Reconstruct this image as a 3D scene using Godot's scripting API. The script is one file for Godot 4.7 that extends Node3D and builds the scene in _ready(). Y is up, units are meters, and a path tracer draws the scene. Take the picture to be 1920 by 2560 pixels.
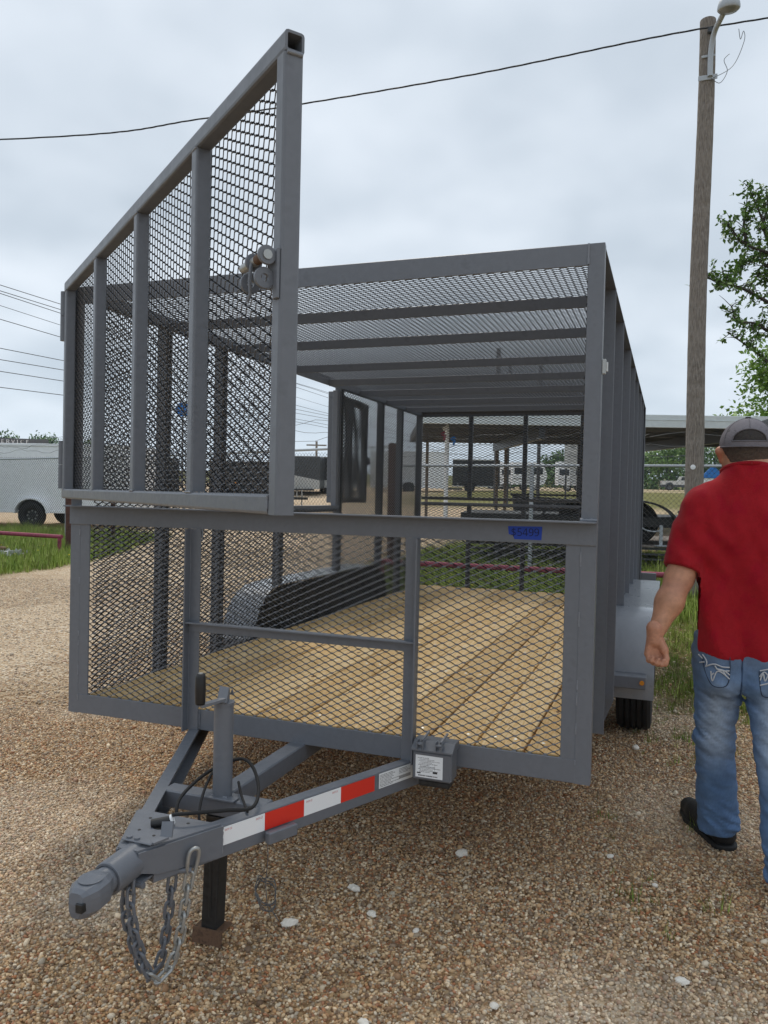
extends Node3D
# ---------------------------------------------------------------- mesh helper
class MB:
	var v := PackedVector3Array()
	var n := PackedVector3Array()
	var u := PackedVector2Array()
	var c := PackedColorArray()
	var i := PackedInt32Array()
	var col := Color.WHITE
	func tri(a: Vector3, b: Vector3, d: Vector3, na: Vector3, nb: Vector3, nd: Vector3, ua := Vector2.ZERO, ub := Vector2.ZERO, ud := Vector2.ZERO) -> void:
		var k := v.size()
		v.push_back(a); v.push_back(b); v.push_back(d)
		n.push_back(na); n.push_back(nb); n.push_back(nd)
		u.push_back(ua); u.push_back(ub); u.push_back(ud)
		c.push_back(col); c.push_back(col); c.push_back(col)
		i.push_back(k)
		if (b - a).cross(d - a).dot(na + nb + nd) > 0.0:
			i.push_back(k + 2); i.push_back(k + 1)
		else:
			i.push_back(k + 1); i.push_back(k + 2)
	func quad(a: Vector3, b: Vector3, d: Vector3, e: Vector3, nn: Vector3) -> void:
		tri(a, b, d, nn, nn, nn, Vector2(0, 1), Vector2(1, 1), Vector2(1, 0))
		tri(a, d, e, nn, nn, nn, Vector2(0, 1), Vector2(1, 0), Vector2(0, 0))
	func quadn(a: Vector3, b: Vector3, d: Vector3, e: Vector3, na: Vector3, nb: Vector3, nd: Vector3, ne: Vector3) -> void:
		tri(a, b, d, na, nb, nd, Vector2(0, 1), Vector2(1, 1), Vector2(1, 0))
		tri(a, d, e, na, nd, ne, Vector2(0, 1), Vector2(1, 0), Vector2(0, 0))
	func box(xf: Transform3D, s: Vector3, bev := 0.0) -> void:
		var h := s * 0.5
		var g := h - Vector3.ONE * bev
		var ax := [Vector3.RIGHT, Vector3.UP, Vector3.BACK]
		for k in 3:
			var p: Vector3 = ax[k]; var q: Vector3 = ax[(k + 1) % 3]; var r: Vector3 = ax[(k + 2) % 3]
			for sg: float in [-1.0, 1.0]:
				var o: Vector3 = p * (p.dot(h) * sg)
				var a: Vector3 = q * q.dot(g); var b: Vector3 = r * r.dot(g)
				quad(xf * (o - a - b), xf * (o + a - b), xf * (o + a + b), xf * (o - a + b), (xf.basis * p * sg).normalized())
			if bev > 0.0:
				for s1: float in [-1.0, 1.0]:
					for s2: float in [-1.0, 1.0]:
						var e1: Vector3 = q * (q.dot(h) * s1) + r * (r.dot(g) * s2)
						var e2: Vector3 = q * (q.dot(g) * s1) + r * (r.dot(h) * s2)
						var l: Vector3 = p * p.dot(g)
						quad(xf * (e1 - l), xf * (e1 + l), xf * (e2 + l), xf * (e2 - l), (xf.basis * (q * s1 + r * s2)).normalized())
		if bev > 0.0:
			for sx: float in [-1.0, 1.0]:
				for sy: float in [-1.0, 1.0]:
					for sz: float in [-1.0, 1.0]:
						var nn := (xf.basis * Vector3(sx, sy, sz)).normalized()
						tri(xf * Vector3(h.x * sx, g.y * sy, g.z * sz), xf * Vector3(g.x * sx, h.y * sy, g.z * sz), xf * Vector3(g.x * sx, g.y * sy, h.z * sz), nn, nn, nn)
	func bx(lo: Vector3, hi: Vector3, bev := 0.0) -> void:
		box(Transform3D(Basis(), (lo + hi) * 0.5), (hi - lo).abs(), bev)
	# a box of w by h along p0 -> p1
	func bar(p0: Vector3, p1: Vector3, w: float, h: float, up := Vector3.UP, bev := 0.0) -> void:
		var z := (p1 - p0).normalized()
		var x := up.cross(z).normalized()
		var y := z.cross(x)
		box(Transform3D(Basis(x, y, z), (p0 + p1) * 0.5), Vector3(w, h, p0.distance_to(p1)), bev)
	func tube(pts: PackedVector3Array, r: Array, seg := 8, caps := true) -> void:
		var m := pts.size()
		var prev := Vector3.ZERO
		var ra := []; var rn := []
		for k in m:
			var t := (pts[mini(k + 1, m - 1)] - pts[maxi(k - 1, 0)]).normalized()
			if prev == Vector3.ZERO:
				prev = t.cross(Vector3.UP if absf(t.y) < 0.9 else Vector3.RIGHT).normalized()
			prev = (prev - t * prev.dot(t)).normalized()
			var w := t.cross(prev)
			var rr: float = r[mini(k, r.size() - 1)]
			var ring := PackedVector3Array(); var nn := PackedVector3Array()
			for j in seg:
				var d := prev * cos(TAU * j / seg) + w * sin(TAU * j / seg)
				ring.push_back(pts[k] + d * rr); nn.push_back(d)
			ra.push_back(ring); rn.push_back(nn)
			if caps and (k == 0 or k == m - 1):
				var e := t if k else -t
				for j in seg:
					tri(pts[k], ring[j], ring[(j + 1) % seg], e, e, e)
		for k in m - 1:
			for j in seg:
				var j2 := (j + 1) % seg
				quadn(ra[k][j], ra[k][j2], ra[k + 1][j2], ra[k + 1][j], rn[k][j], rn[k][j2], rn[k + 1][j2], rn[k + 1][j])
	func cyl(p0: Vector3, p1: Vector3, r: float, seg := 12, caps := true) -> void:
		tube(PackedVector3Array([p0, p1]), [r], seg, caps)
	# profile (x along xd, y along yd) swept p0 -> p1, flat faces
	func extrude(pr: PackedVector2Array, p0: Vector3, p1: Vector3, xd: Vector3, yd: Vector3, caps := true) -> void:
		var m := pr.size(); var area := 0.0
		for k in m:
			area += pr[k].cross(pr[(k + 1) % m])
		var sg := 1.0 if area > 0.0 else -1.0
		for k in m:
			var a := pr[k]; var b := pr[(k + 1) % m]
			var e := (b - a).normalized() * sg
			var nn := (xd * e.y - yd * e.x).normalized()
			var va := xd * a.x + yd * a.y; var vb := xd * b.x + yd * b.y
			quad(p0 + va, p0 + vb, p1 + vb, p1 + va, nn)
		if caps:
			var ax := (p1 - p0).normalized()
			var t := Geometry2D.triangulate_polygon(pr)
			for k in range(0, t.size(), 3):
				var q := [xd * pr[t[k]].x + yd * pr[t[k]].y, xd * pr[t[k + 1]].x + yd * pr[t[k + 1]].y, xd * pr[t[k + 2]].x + yd * pr[t[k + 2]].y]
				tri(p0 + q[0], p0 + q[1], p0 + q[2], -ax, -ax, -ax)
				tri(p1 + q[0], p1 + q[1], p1 + q[2], ax, ax, ax)
	# steel angle: heel on p0 -> p1, legs l1 along d1, l2 along d2
	func angle(p0: Vector3, p1: Vector3, d1: Vector3, d2: Vector3, l1 := 0.0508, l2 := 0.0508, t := 0.0055) -> void:
		var q := 0.0016
		extrude(PackedVector2Array([Vector2(q, 0), Vector2(l1 - q, 0), Vector2(l1, q), Vector2(l1, t), Vector2(t + q, t), Vector2(t, t + q), Vector2(t, l2), Vector2(q, l2), Vector2(0, l2 - q), Vector2(0, q)]), p0, p1, d1, d2)
	# hollow square tube with rounded corners
	func rect_tube(p0: Vector3, p1: Vector3, xd: Vector3, yd: Vector3, w: float, h: float, r := 0.005, wall := 0.004) -> void:
		var o := PackedVector2Array(); var s := PackedVector2Array()
		for k in 4:
			var cx := (w / 2 - r) * (1.0 if k == 0 or k == 3 else -1.0)
			var cy := (h / 2 - r) * (1.0 if k < 2 else -1.0)
			for j in 3:
				var a := PI / 2 * k + PI / 4 * j
				o.push_back(Vector2(cx + r * cos(a), cy + r * sin(a)))
				s.push_back(Vector2(cx + (r - wall * 0.8) * cos(a), cy + (r - wall * 0.8) * sin(a)) * Vector2((w - wall * 1.2) / w, (h - wall * 1.2) / h))
		extrude(o, p0, p1, xd, yd, false)
		var m := o.size()
		var ax := (p1 - p0).normalized()
		for k in m:
			var k2 := (k + 1) % m
			var a := xd * o[k].x + yd * o[k].y; var b := xd * o[k2].x + yd * o[k2].y
			var a2 := xd * s[k].x + yd * s[k].y; var b2 := xd * s[k2].x + yd * s[k2].y
			quad(p0 + a, p0 + b, p0 + b2, p0 + a2, -ax)
			quad(p1 + a, p1 + b, p1 + b2, p1 + a2, ax)
			quad(p0 + a2, p0 + b2, p1 + b2, p1 + a2, -(a2 + b2).normalized())
	# profile of (radius, along) turned about the axis z of xf
	func lathe(pr: PackedVector2Array, xf: Transform3D, seg := 24, smooth := false) -> void:
		var m := pr.size()
		for k in m - 1:
			var a := pr[k]; var b := pr[k + 1]
			if a.is_equal_approx(b):
				continue
			var e := (b - a).normalized()
			var n1 := Vector2(e.y, -e.x); var n2 := n1
			if smooth:
				if k > 0:
					var f := (a - pr[k - 1]).normalized(); n1 = (n1 + Vector2(f.y, -f.x)).normalized()
				if k < m - 2:
					var f := (pr[k + 2] - b).normalized(); n2 = (n2 + Vector2(f.y, -f.x)).normalized()
			for j in seg:
				var t0 := TAU * j / seg; var t1 := TAU * (j + 1) / seg
				var d0 := Vector3(cos(t0), sin(t0), 0); var d1 := Vector3(cos(t1), sin(t1), 0)
				var z := Vector3.BACK
				quadn(xf * (d0 * a.x + z * a.y), xf * (d1 * a.x + z * a.y), xf * (d1 * b.x + z * b.y), xf * (d0 * b.x + z * b.y),
					xf.basis * (d0 * n1.x + z * n1.y), xf.basis * (d1 * n1.x + z * n1.y), xf.basis * (d1 * n2.x + z * n2.y), xf.basis * (d0 * n2.x + z * n2.y))
	func ball(p: Vector3, r: Vector3, seg := 10, rows := 7) -> void:
		for a in rows:
			for b in seg:
				var q := []
				for w in [[a, b], [a, b + 1], [a + 1, b + 1], [a + 1, b]]:
					var th: float = PI * w[0] / rows; var ph: float = TAU * w[1] / seg
					q.push_back(Vector3(sin(th) * cos(ph), cos(th), sin(th) * sin(ph)))
				quadn(p + q[0] * r, p + q[1] * r, p + q[2] * r, p + q[3] * r, (q[0] / r).normalized(), (q[1] / r).normalized(), (q[2] / r).normalized(), (q[3] / r).normalized())
	func mesh(mat: Material) -> ArrayMesh:
		var a := []
		a.resize(Mesh.ARRAY_MAX)
		a[Mesh.ARRAY_VERTEX] = v; a[Mesh.ARRAY_NORMAL] = n; a[Mesh.ARRAY_TEX_UV] = u; a[Mesh.ARRAY_COLOR] = c; a[Mesh.ARRAY_INDEX] = i
		var m := ArrayMesh.new()
		m.add_surface_from_arrays(Mesh.PRIMITIVE_TRIANGLES, a)
		m.surface_set_material(0, mat)
		return m

var rng := RandomNumberGenerator.new()
var M := {}
var taken := {}

func V(x: float, y: float, z: float) -> Vector3:
	return Vector3(x, y, z)

func put(called: String, m: Mesh, parent: Node = self, at := Transform3D()) -> MeshInstance3D:
	var o := MeshInstance3D.new()
	o.name = called if parent != self else numbered(called)
	o.mesh = m
	o.transform = at
	parent.add_child(o, true)
	return o

func part(called: String, b: MB, mat: String, parent: Node = self) -> MeshInstance3D:
	var o := put(called, b.mesh(M[mat]), parent)
	if called in ["weld_bead", "knot", "screw", "bolt_rust", "rim_hole", "bolt_hole", "cap_seams", "embroidery", "pocket_seam"]:
		kind(o, "stuff")
	return o

func node(called: String, parent: Node, at := Transform3D()) -> Node3D:
	var o := Node3D.new()
	o.name = called
	o.transform = at
	parent.add_child(o, true)
	return o

func numbered(called: String) -> String:
	taken[called] = taken.get(called, -1) + 1
	return called if taken[called] == 0 else "%s_%03d" % [called, taken[called]]

func thing(called: String, label: String, category: String, at := Transform3D(), group := "") -> Node3D:
	var o := node(numbered(called), self, at)
	return tag(o, label, category, group)

func tag(o: Node3D, label: String, category: String, group := "") -> Node3D:
	o.set_meta("label", label)
	o.set_meta("category", category)
	if group:
		o.set_meta("group", group)
	return o

func copy(o: Node3D, called: String, label: String, at: Transform3D) -> Node3D:
	var r: Node3D = o.duplicate()
	r.name = numbered(called)
	add_child(r)
	r.transform = at
	r.set_meta("label", label)
	return r

func kind(o: Node3D, k: String) -> Node3D:
	o.set_meta("kind", k)
	return o

func lin(r: float, g: float, b: float) -> Color:
	return Color(r, g, b).linear_to_srgb()

func noise_tex(freq: float, size: int, ramp: Array, oct := 4, type := FastNoiseLite.TYPE_SIMPLEX_SMOOTH, sd := 1, normal := 0.0, cell := false) -> NoiseTexture2D:
	var f := FastNoiseLite.new()
	f.noise_type = type
	f.frequency = freq
	f.seed = sd
	f.fractal_octaves = oct
	if cell:
		f.fractal_type = FastNoiseLite.FRACTAL_NONE
		f.cellular_jitter = 1.0
		f.cellular_return_type = FastNoiseLite.RETURN_CELL_VALUE if normal == 0.0 else FastNoiseLite.RETURN_DISTANCE
	var t := NoiseTexture2D.new()
	t.width = size; t.height = size
	t.seamless = true
	t.noise = f
	if normal > 0.0:
		t.as_normal_map = true
		t.bump_strength = normal
	else:
		var g := Gradient.new()
		var o := PackedFloat32Array(); var cs := PackedColorArray()
		for k in ramp.size():
			o.push_back(float(k) / (ramp.size() - (0 if cell else 1))); cs.push_back(ramp[k])
		g.offsets = o; g.colors = cs
		if cell:
			g.interpolation_mode = Gradient.GRADIENT_INTERPOLATE_CONSTANT
		t.color_ramp = g
	return t

func mat(called: String, c: Color, rough := 0.6, metal := 0.0, spec := 0.5) -> StandardMaterial3D:
	var m := StandardMaterial3D.new()
	m.resource_name = called
	m.albedo_color = c
	m.roughness = rough
	m.metallic = metal
	m.metallic_specular = spec
	M[called] = m
	return m

func tri_tex(m: StandardMaterial3D, albedo: Texture2D, scale: Vector3, normal: Texture2D = null, amount := 0.4) -> void:
	m.uv1_triplanar = true
	m.uv1_scale = scale
	if albedo:
		m.albedo_texture = albedo
	if normal:
		m.normal_enabled = true
		m.normal_texture = normal
		m.normal_scale = amount

func grey(a: float) -> Color:
	return Color(a, a, a)

func materials() -> void:
	var soft := noise_tex(0.012, 512, [grey(0.93), grey(1.0), grey(0.97), grey(1.0), grey(0.91)], 5)
	var fine_n := noise_tex(0.05, 512, [], 4, FastNoiseLite.TYPE_SIMPLEX_SMOOTH, 4, 3.0)
	var grime := noise_tex(0.008, 512, [grey(0.62), grey(0.9), grey(1.0), grey(0.85), grey(0.55)], 6, FastNoiseLite.TYPE_SIMPLEX_SMOOTH, 9)
	tri_tex(mat("steel", lin(0.153, 0.165, 0.189), 0.36), soft, V(1.7, 1.7, 1.7), fine_n, 0.06)
	tri_tex(mat("steel_gloss", lin(0.23, 0.247, 0.275), 0.24), soft, V(1.2, 1.2, 1.2), fine_n, 0.05)
	var gloss := noise_tex(0.01, 512, [grey(0.7), grey(1.0), grey(0.8), grey(0.95), grey(0.62)], 6, FastNoiseLite.TYPE_SIMPLEX_SMOOTH, 14)
	M.steel.roughness = 0.46
	M.steel.roughness_texture = gloss
	M.steel_gloss.clearcoat_enabled = true
	M.steel_gloss.clearcoat = 0.6
	M.steel_gloss.clearcoat_roughness = 0.12
	M.steel_gloss.roughness = 0.34
	M.steel_gloss.roughness_texture = gloss
	tri_tex(mat("sheet", lin(0.13, 0.138, 0.155), 0.5), null, V(1, 1, 1))
	tri_tex(mat("weld", lin(0.2, 0.212, 0.238), 0.38), null, V(1, 1, 1), fine_n, 0.5)
	tri_tex(mat("rust", lin(0.15, 0.085, 0.05), 0.85), grime, V(9, 9, 9), fine_n, 0.4)
	tri_tex(mat("rust_pipe", lin(0.1, 0.042, 0.03), 0.8), grime, V(2, 2, 2), fine_n, 0.3)
	tri_tex(mat("black_steel", lin(0.022, 0.024, 0.026), 0.42), grime, V(5, 5, 5))
	tri_tex(mat("rubber", lin(0.014, 0.014, 0.015), 0.8), grime, V(3, 3, 3))
	mat("black_plastic", lin(0.012, 0.012, 0.013), 0.45)
	tri_tex(mat("galv", lin(0.42, 0.43, 0.42), 0.42, 0.55), soft, V(12, 12, 12))
	tri_tex(mat("galv_pipe", lin(0.44, 0.47, 0.5), 0.5, 0.2), soft, V(3, 3, 3))
	mat("wire", lin(0.14, 0.145, 0.15), 0.55, 0.35)
	mat("brass", lin(0.55, 0.32, 0.08), 0.35, 0.7)
	tri_tex(mat("red_pipe", lin(0.3, 0.045, 0.085), 0.6), grime, V(1.5, 1.5, 1.5))
	mat("tape_red", lin(0.72, 0.035, 0.02), 0.35)
	mat("tape_white", lin(0.88, 0.9, 0.92), 0.35)
	mat("tape_blue", lin(0.012, 0.05, 0.36), 0.7)
	mat("ink", lin(0.006, 0.012, 0.06), 0.8)
	mat("ink_red", lin(0.55, 0.05, 0.04), 0.8)
	mat("amber", lin(0.7, 0.25, 0.02), 0.2)
	mat("lamp_red", lin(0.45, 0.01, 0.01), 0.2)
	tri_tex(mat("white_paint", lin(0.86, 0.88, 0.9), 0.35), soft, V(0.5, 0.5, 0.5))
	tri_tex(mat("off_white", lin(0.55, 0.57, 0.57), 0.6), grime, V(0.25, 0.25, 0.25))
	tri_tex(mat("canopy", lin(0.7, 0.76, 0.77), 0.6), soft, V(0.3, 0.3, 0.3))
	tri_tex(mat("canopy_deck", lin(0.16, 0.165, 0.17), 0.7), soft, V(0.5, 0.5, 0.5))
	mat("charcoal", lin(0.05, 0.055, 0.06), 0.4)
	mat("silver_paint", lin(0.55, 0.55, 0.54), 0.3, 0.3)
	tri_tex(mat("tread_plate", lin(0.5, 0.51, 0.5), 0.4, 0.5), soft, V(3, 3, 3))
	mat("window_glass", lin(0.02, 0.025, 0.03), 0.08)
	mat("blue_cloth", lin(0.02, 0.16, 0.5), 0.7)
	mat("chrome", lin(0.55, 0.56, 0.57), 0.25, 0.8)
	mat("service_wall", lin(0.1, 0.105, 0.115), 0.7)
	mat("cable", lin(0.02, 0.02, 0.022), 0.6)
	# pine planks: three tones, grain along the length
	for k in 3:
		var tone: Color = [lin(0.71, 0.515, 0.265), lin(0.63, 0.445, 0.215), lin(0.76, 0.57, 0.315)][k]
		var g := noise_tex(0.012, 512, [Color(0.74, 0.63, 0.5), grey(0.97), grey(1.0), Color(0.92, 0.85, 0.72), grey(1.0), Color(0.9, 0.82, 0.7)], 5, FastNoiseLite.TYPE_SIMPLEX_SMOOTH, 30 + k)
		tri_tex(mat("pine%d" % k, tone, 0.75), g, V(7.0, 7.0, 0.55), fine_n, 0.1)
	mat("knot", lin(0.16, 0.08, 0.035), 0.8)
	var pole_g := noise_tex(0.02, 512, [lin(0.06, 0.05, 0.043), lin(0.21, 0.18, 0.155), lin(0.27, 0.235, 0.2), lin(0.13, 0.11, 0.095), lin(0.23, 0.2, 0.17)], 6, FastNoiseLite.TYPE_SIMPLEX_SMOOTH, 17)
	var pole_n := noise_tex(0.02, 512, [], 6, FastNoiseLite.TYPE_SIMPLEX_SMOOTH, 17, 14.0)
	tri_tex(mat("pole_wood", Color.WHITE, 0.95), pole_g, V(6.0, 0.45, 6.0), pole_n, 0.9)
	tri_tex(mat("bark", lin(0.075, 0.06, 0.048), 0.95), grime, V(4, 1.5, 4), fine_n, 0.7)
	for k in 4:
		var m := mat("leaf%d" % k, [lin(0.12, 0.215, 0.04), lin(0.2, 0.33, 0.045), lin(0.1, 0.185, 0.045), lin(0.15, 0.25, 0.05)][k], 0.55)
		m.vertex_color_use_as_albedo = true
		m.backlight_enabled = true
		m.backlight = [lin(0.11, 0.19, 0.025), lin(0.14, 0.22, 0.03), lin(0.06, 0.1, 0.02), lin(0.08, 0.13, 0.02)][k]
	var gb := mat("grass", Color.WHITE, 0.6)
	gb.vertex_color_use_as_albedo = true
	gb.backlight_enabled = true
	gb.backlight = lin(0.04, 0.07, 0.01)
	var pb := mat("pebble", Color.WHITE, 0.72)
	pb.vertex_color_use_as_albedo = true
	tri_tex(mat("stone", lin(0.8, 0.75, 0.66), 0.85), soft, V(14, 14, 14), fine_n, 0.5)
	# ground: vertex colour for what lies there, a pebble mosaic for the grain
	var gm := mat("ground", Color.WHITE, 0.9, 0.0, 0.3)
	gm.vertex_color_use_as_albedo = true
	var pal := []
	var tones := [[0.62, 0.5, 0.37], [0.9, 0.78, 0.62], [0.5, 0.36, 0.24], [1.0, 0.95, 0.86], [0.72, 0.6, 0.46], [0.38, 0.27, 0.19], [0.82, 0.7, 0.54], [0.62, 0.58, 0.52], [0.95, 0.84, 0.68], [0.55, 0.42, 0.28], [0.7, 0.52, 0.36], [0.85, 0.78, 0.7]]
	for k in 36:
		var t: Array = tones[(k * 7) % 12]
		pal.push_back(lin(t[0], t[1], t[2]))
	gm.albedo_texture = noise_tex(0.075, 1024, pal, 1, FastNoiseLite.TYPE_CELLULAR, 3, 0.0, true)
	gm.normal_enabled = true
	gm.normal_texture = noise_tex(0.075, 1024, [], 1, FastNoiseLite.TYPE_CELLULAR, 3, 9.0, true)
	gm.normal_scale = 0.8
	# cloth and skin
	var weave := noise_tex(0.25, 256, [], 2, FastNoiseLite.TYPE_SIMPLEX_SMOOTH, 21, 2.0)
	var blotch := noise_tex(0.02, 512, [grey(0.88), grey(1.0), grey(0.94), grey(1.0)], 5, FastNoiseLite.TYPE_SIMPLEX_SMOOTH, 22)
	for k in [["shirt", 0.9], ["denim", 0.9], ["skin", 0.5], ["cap_cloth", 0.95], ["hair", 0.7], ["shoe", 0.7]]:
		var m := mat(k[0], Color.WHITE, k[1])
		m.vertex_color_use_as_albedo = true
		tri_tex(m, blotch, V(3, 3, 3) if k[0] != "denim" else V(9, 4, 9), weave, 0.5 if k[0] != "skin" else 0.3)
	M.shirt.rim_enabled = true
	M.shirt.rim = 0.15
	M.shirt.metallic_specular = 0.25
	M.cap_cloth.metallic_specular = 0.2
	mat("stitch", lin(0.5, 0.52, 0.55), 0.8)
	mat("seam", lin(0.03, 0.045, 0.075), 0.9)

func camera_and_light() -> void:
	var cam := Camera3D.new()
	cam.name = "camera"
	var r := Basis(Vector3.UP, 0.3478594) * Basis(Vector3.RIGHT, deg_to_rad(-2.25)) * Basis(Vector3.BACK, deg_to_rad(1.0))
	cam.transform = Transform3D(r, V(1.25646, 1.39, 2.58423))
	cam.fov = 66.1975
	cam.near = 0.05
	cam.far = 3000.0
	add_child(cam)
	cam.current = true
	# overcast sky: soft banks of cloud, a little bluer between them
	var im := Image.create(1024, 512, false, Image.FORMAT_RGBF)
	var f := FastNoiseLite.new()
	f.seed = 12; f.frequency = 1.15; f.fractal_octaves = 5; f.fractal_gain = 0.48
	var g := FastNoiseLite.new()
	g.seed = 5; g.frequency = 2.6; g.fractal_octaves = 4
	for y in 512:
		var el := PI / 2 - PI * (y + 0.5) / 512.0
		for x in 1024:
			var az := TAU * (x + 0.5) / 1024.0
			var d := V(cos(el) * cos(az), sin(el), cos(el) * sin(az))
			# clouds lie in a layer: seen flatter towards the horizon
			var q := V(d.x, 0, d.z) / (absf(d.y) + 0.22)
			var a := clampf(0.52 + 0.9 * f.get_noise_3d(q.x * 0.9, q.z * 0.9, 0.0) + 0.4 * g.get_noise_3d(q.x, q.z, 4.0), 0.0, 1.0)
			var low := exp(-absf(d.y) * 6.0)
			var br := lerpf(0.58, 0.785, a)
			var c := Color(br * lerpf(0.80, 0.90, a), br * lerpf(0.915, 0.975, a), br * lerpf(1.05, 1.07, a))
			c = c.lerp(Color(0.59, 0.71, 0.80), 0.5 * low)
			if d.y < 0.0:
				c = Color(0.3, 0.27, 0.23)
			im.set_pixel(x, y, c)
	var sky := Sky.new()
	var sm := PanoramaSkyMaterial.new()
	sm.panorama = ImageTexture.create_from_image(im)
	sky.sky_material = sm
	var e := Environment.new()
	e.background_mode = Environment.BG_SKY
	e.sky = sky
	e.tonemap_mode = Environment.TONE_MAPPER_LINEAR
	e.tonemap_exposure = 1.19
	e.ssao_enabled = true
	e.ssil_enabled = true
	e.sdfgi_enabled = true
	e.fog_enabled = true
	e.fog_density = 0.0004
	e.fog_light_color = Color(0.78, 0.86, 0.93)
	var we := WorldEnvironment.new()
	we.name = "world_environment"
	we.environment = e
	add_child(we)
	var s := DirectionalLight3D.new()
	s.name = "sun"
	s.light_energy = 0.5
	s.light_color = Color(1.0, 0.965, 0.91)
	s.light_angular_distance = 14.0
	s.shadow_enabled = true
	add_child(s)
	s.look_at_from_position(V(-2.6, 7.5, -4.2), Vector3.ZERO, Vector3.UP)

func _ready() -> void:
	rng.seed = 7
	camera_and_light()
	materials()
	ground()
	pebbles()
	grass()
	stones()
	trailer()
	background()
	vegetation()
	person()

# ---------------------------------------------------------------- the lot
var patch := FastNoiseLite.new()
var fine := FastNoiseLite.new()

func sst(a: float, b: float, x: float) -> float:
	var t := clampf((x - a) / (b - a), 0.0, 1.0)
	return t * t * (3.0 - 2.0 * t)

func height(x: float, z: float) -> float:
	var d := Vector2(x - 1.2, z - 2.6).length()
	var h := sst(22.0, 52.0, d) * 0.85
	if d < 18.0:
		h += (patch.get_noise_2d(x * 3.0, z * 3.0) * 0.012 + fine.get_noise_2d(x * 4.0, z * 4.0) * 0.004) * (1.0 - sst(10.0, 18.0, d))
	h += 4.0 * sst(130.0, 420.0, d)
	return h

# how much grass grows at a place, 0 .. 1
func grassy(x: float, z: float) -> float:
	var w := patch.get_noise_2d(x * 6.0, z * 6.0) * 0.5 + fine.get_noise_2d(x * 2.5, z * 2.5) * 0.25
	var a := sst(-7.15, -7.6, x + 0.4 * maxf(0.0, -7.0 - z) + w * 0.5) * sst(-13.6, -12.6, z + w)
	var b := sst(-3.4, -2.6, x + w) * sst(-6.3, -6.9, z + w * 0.6) * sst(-14.5, -13.0, z + w)
	var c := sst(1.0, 1.3, x + w * 0.3) * sst(-1.4, -3.6, z + w * 2.4) * sst(-14.5, -13.0, z)
	var d := sst(0.95, 1.15, x) * sst(1.9, 1.4, x) * sst(0.2, -0.4, z) * sst(0.0, 0.3, w) * 0.5
	return maxf(maxf(a, b), maxf(c, d))

func dusty(x: float, z: float) -> float:
	var w := patch.get_noise_2d(x * 2.2 + 40.0, z * 2.2) + 0.5 * fine.get_noise_2d(x, z)
	var left := sst(-1.7, -3.6, x + w * 1.2) * (0.72 + 0.28 * sst(-0.2, 0.3, w))
	var front := sst(0.55, 1.25, z + w * 0.5) * sst(0.2, 1.4, x + w * 0.5) * 0.75
	var jack := (1.0 - sst(0.12, 0.42, Vector2(x + 0.42, z - 0.42).length() + w * 0.12)) * 0.7
	return clampf(maxf(maxf(left, front), jack) + sst(0.12, 0.5, w) * 0.6, 0.0, 1.0)

func ground_color(x: float, z: float) -> Color:
	var d := Vector2(x - 1.2, z - 2.6).length()
	var n1 := fine.get_noise_2d(x * 1.3, z * 1.3)
	var g := Color(0.3, 0.235, 0.16).lerp(Color(0.42, 0.335, 0.235), 0.5 + n1)
	g = g.lerp(Color(0.74, 0.69, 0.61), dusty(x, z) * 0.85)
	# the drive past the trailer and the lot beyond the fence are paler crushed stone
	g = g.lerp(Color(0.85, 0.77, 0.66), maxf(sst(-9.0, -13.0, z) * sst(-1.0, -4.0, x), sst(-15.0, -17.0, z)) * 0.85)
	g = g.lerp(Color(0.16, 0.17, 0.06), grassy(x, z) * 0.9)
	if d > 24.0:
		var k := patch.get_noise_2d(x * 0.6, z * 0.25) * 8.0
		var lawn := sst(34.0, 38.0, d + k) * sst(70.0, 60.0, d + k) * sst(-14.0, -9.0, x)
		lawn = maxf(lawn, sst(-2.0, 2.0, x + z * 0.05) * sst(24.0, 27.0, d) * sst(62.0, 52.0, d + k))
		lawn = maxf(lawn, sst(74.0, 82.0, d + k))
		lawn *= 1.0 - 0.9 * sst(92.0, 98.0, d) * sst(128.0, 120.0, d)
		g = g.lerp(Color(0.2, 0.235, 0.075), lawn * 0.95)
	return g

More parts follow.
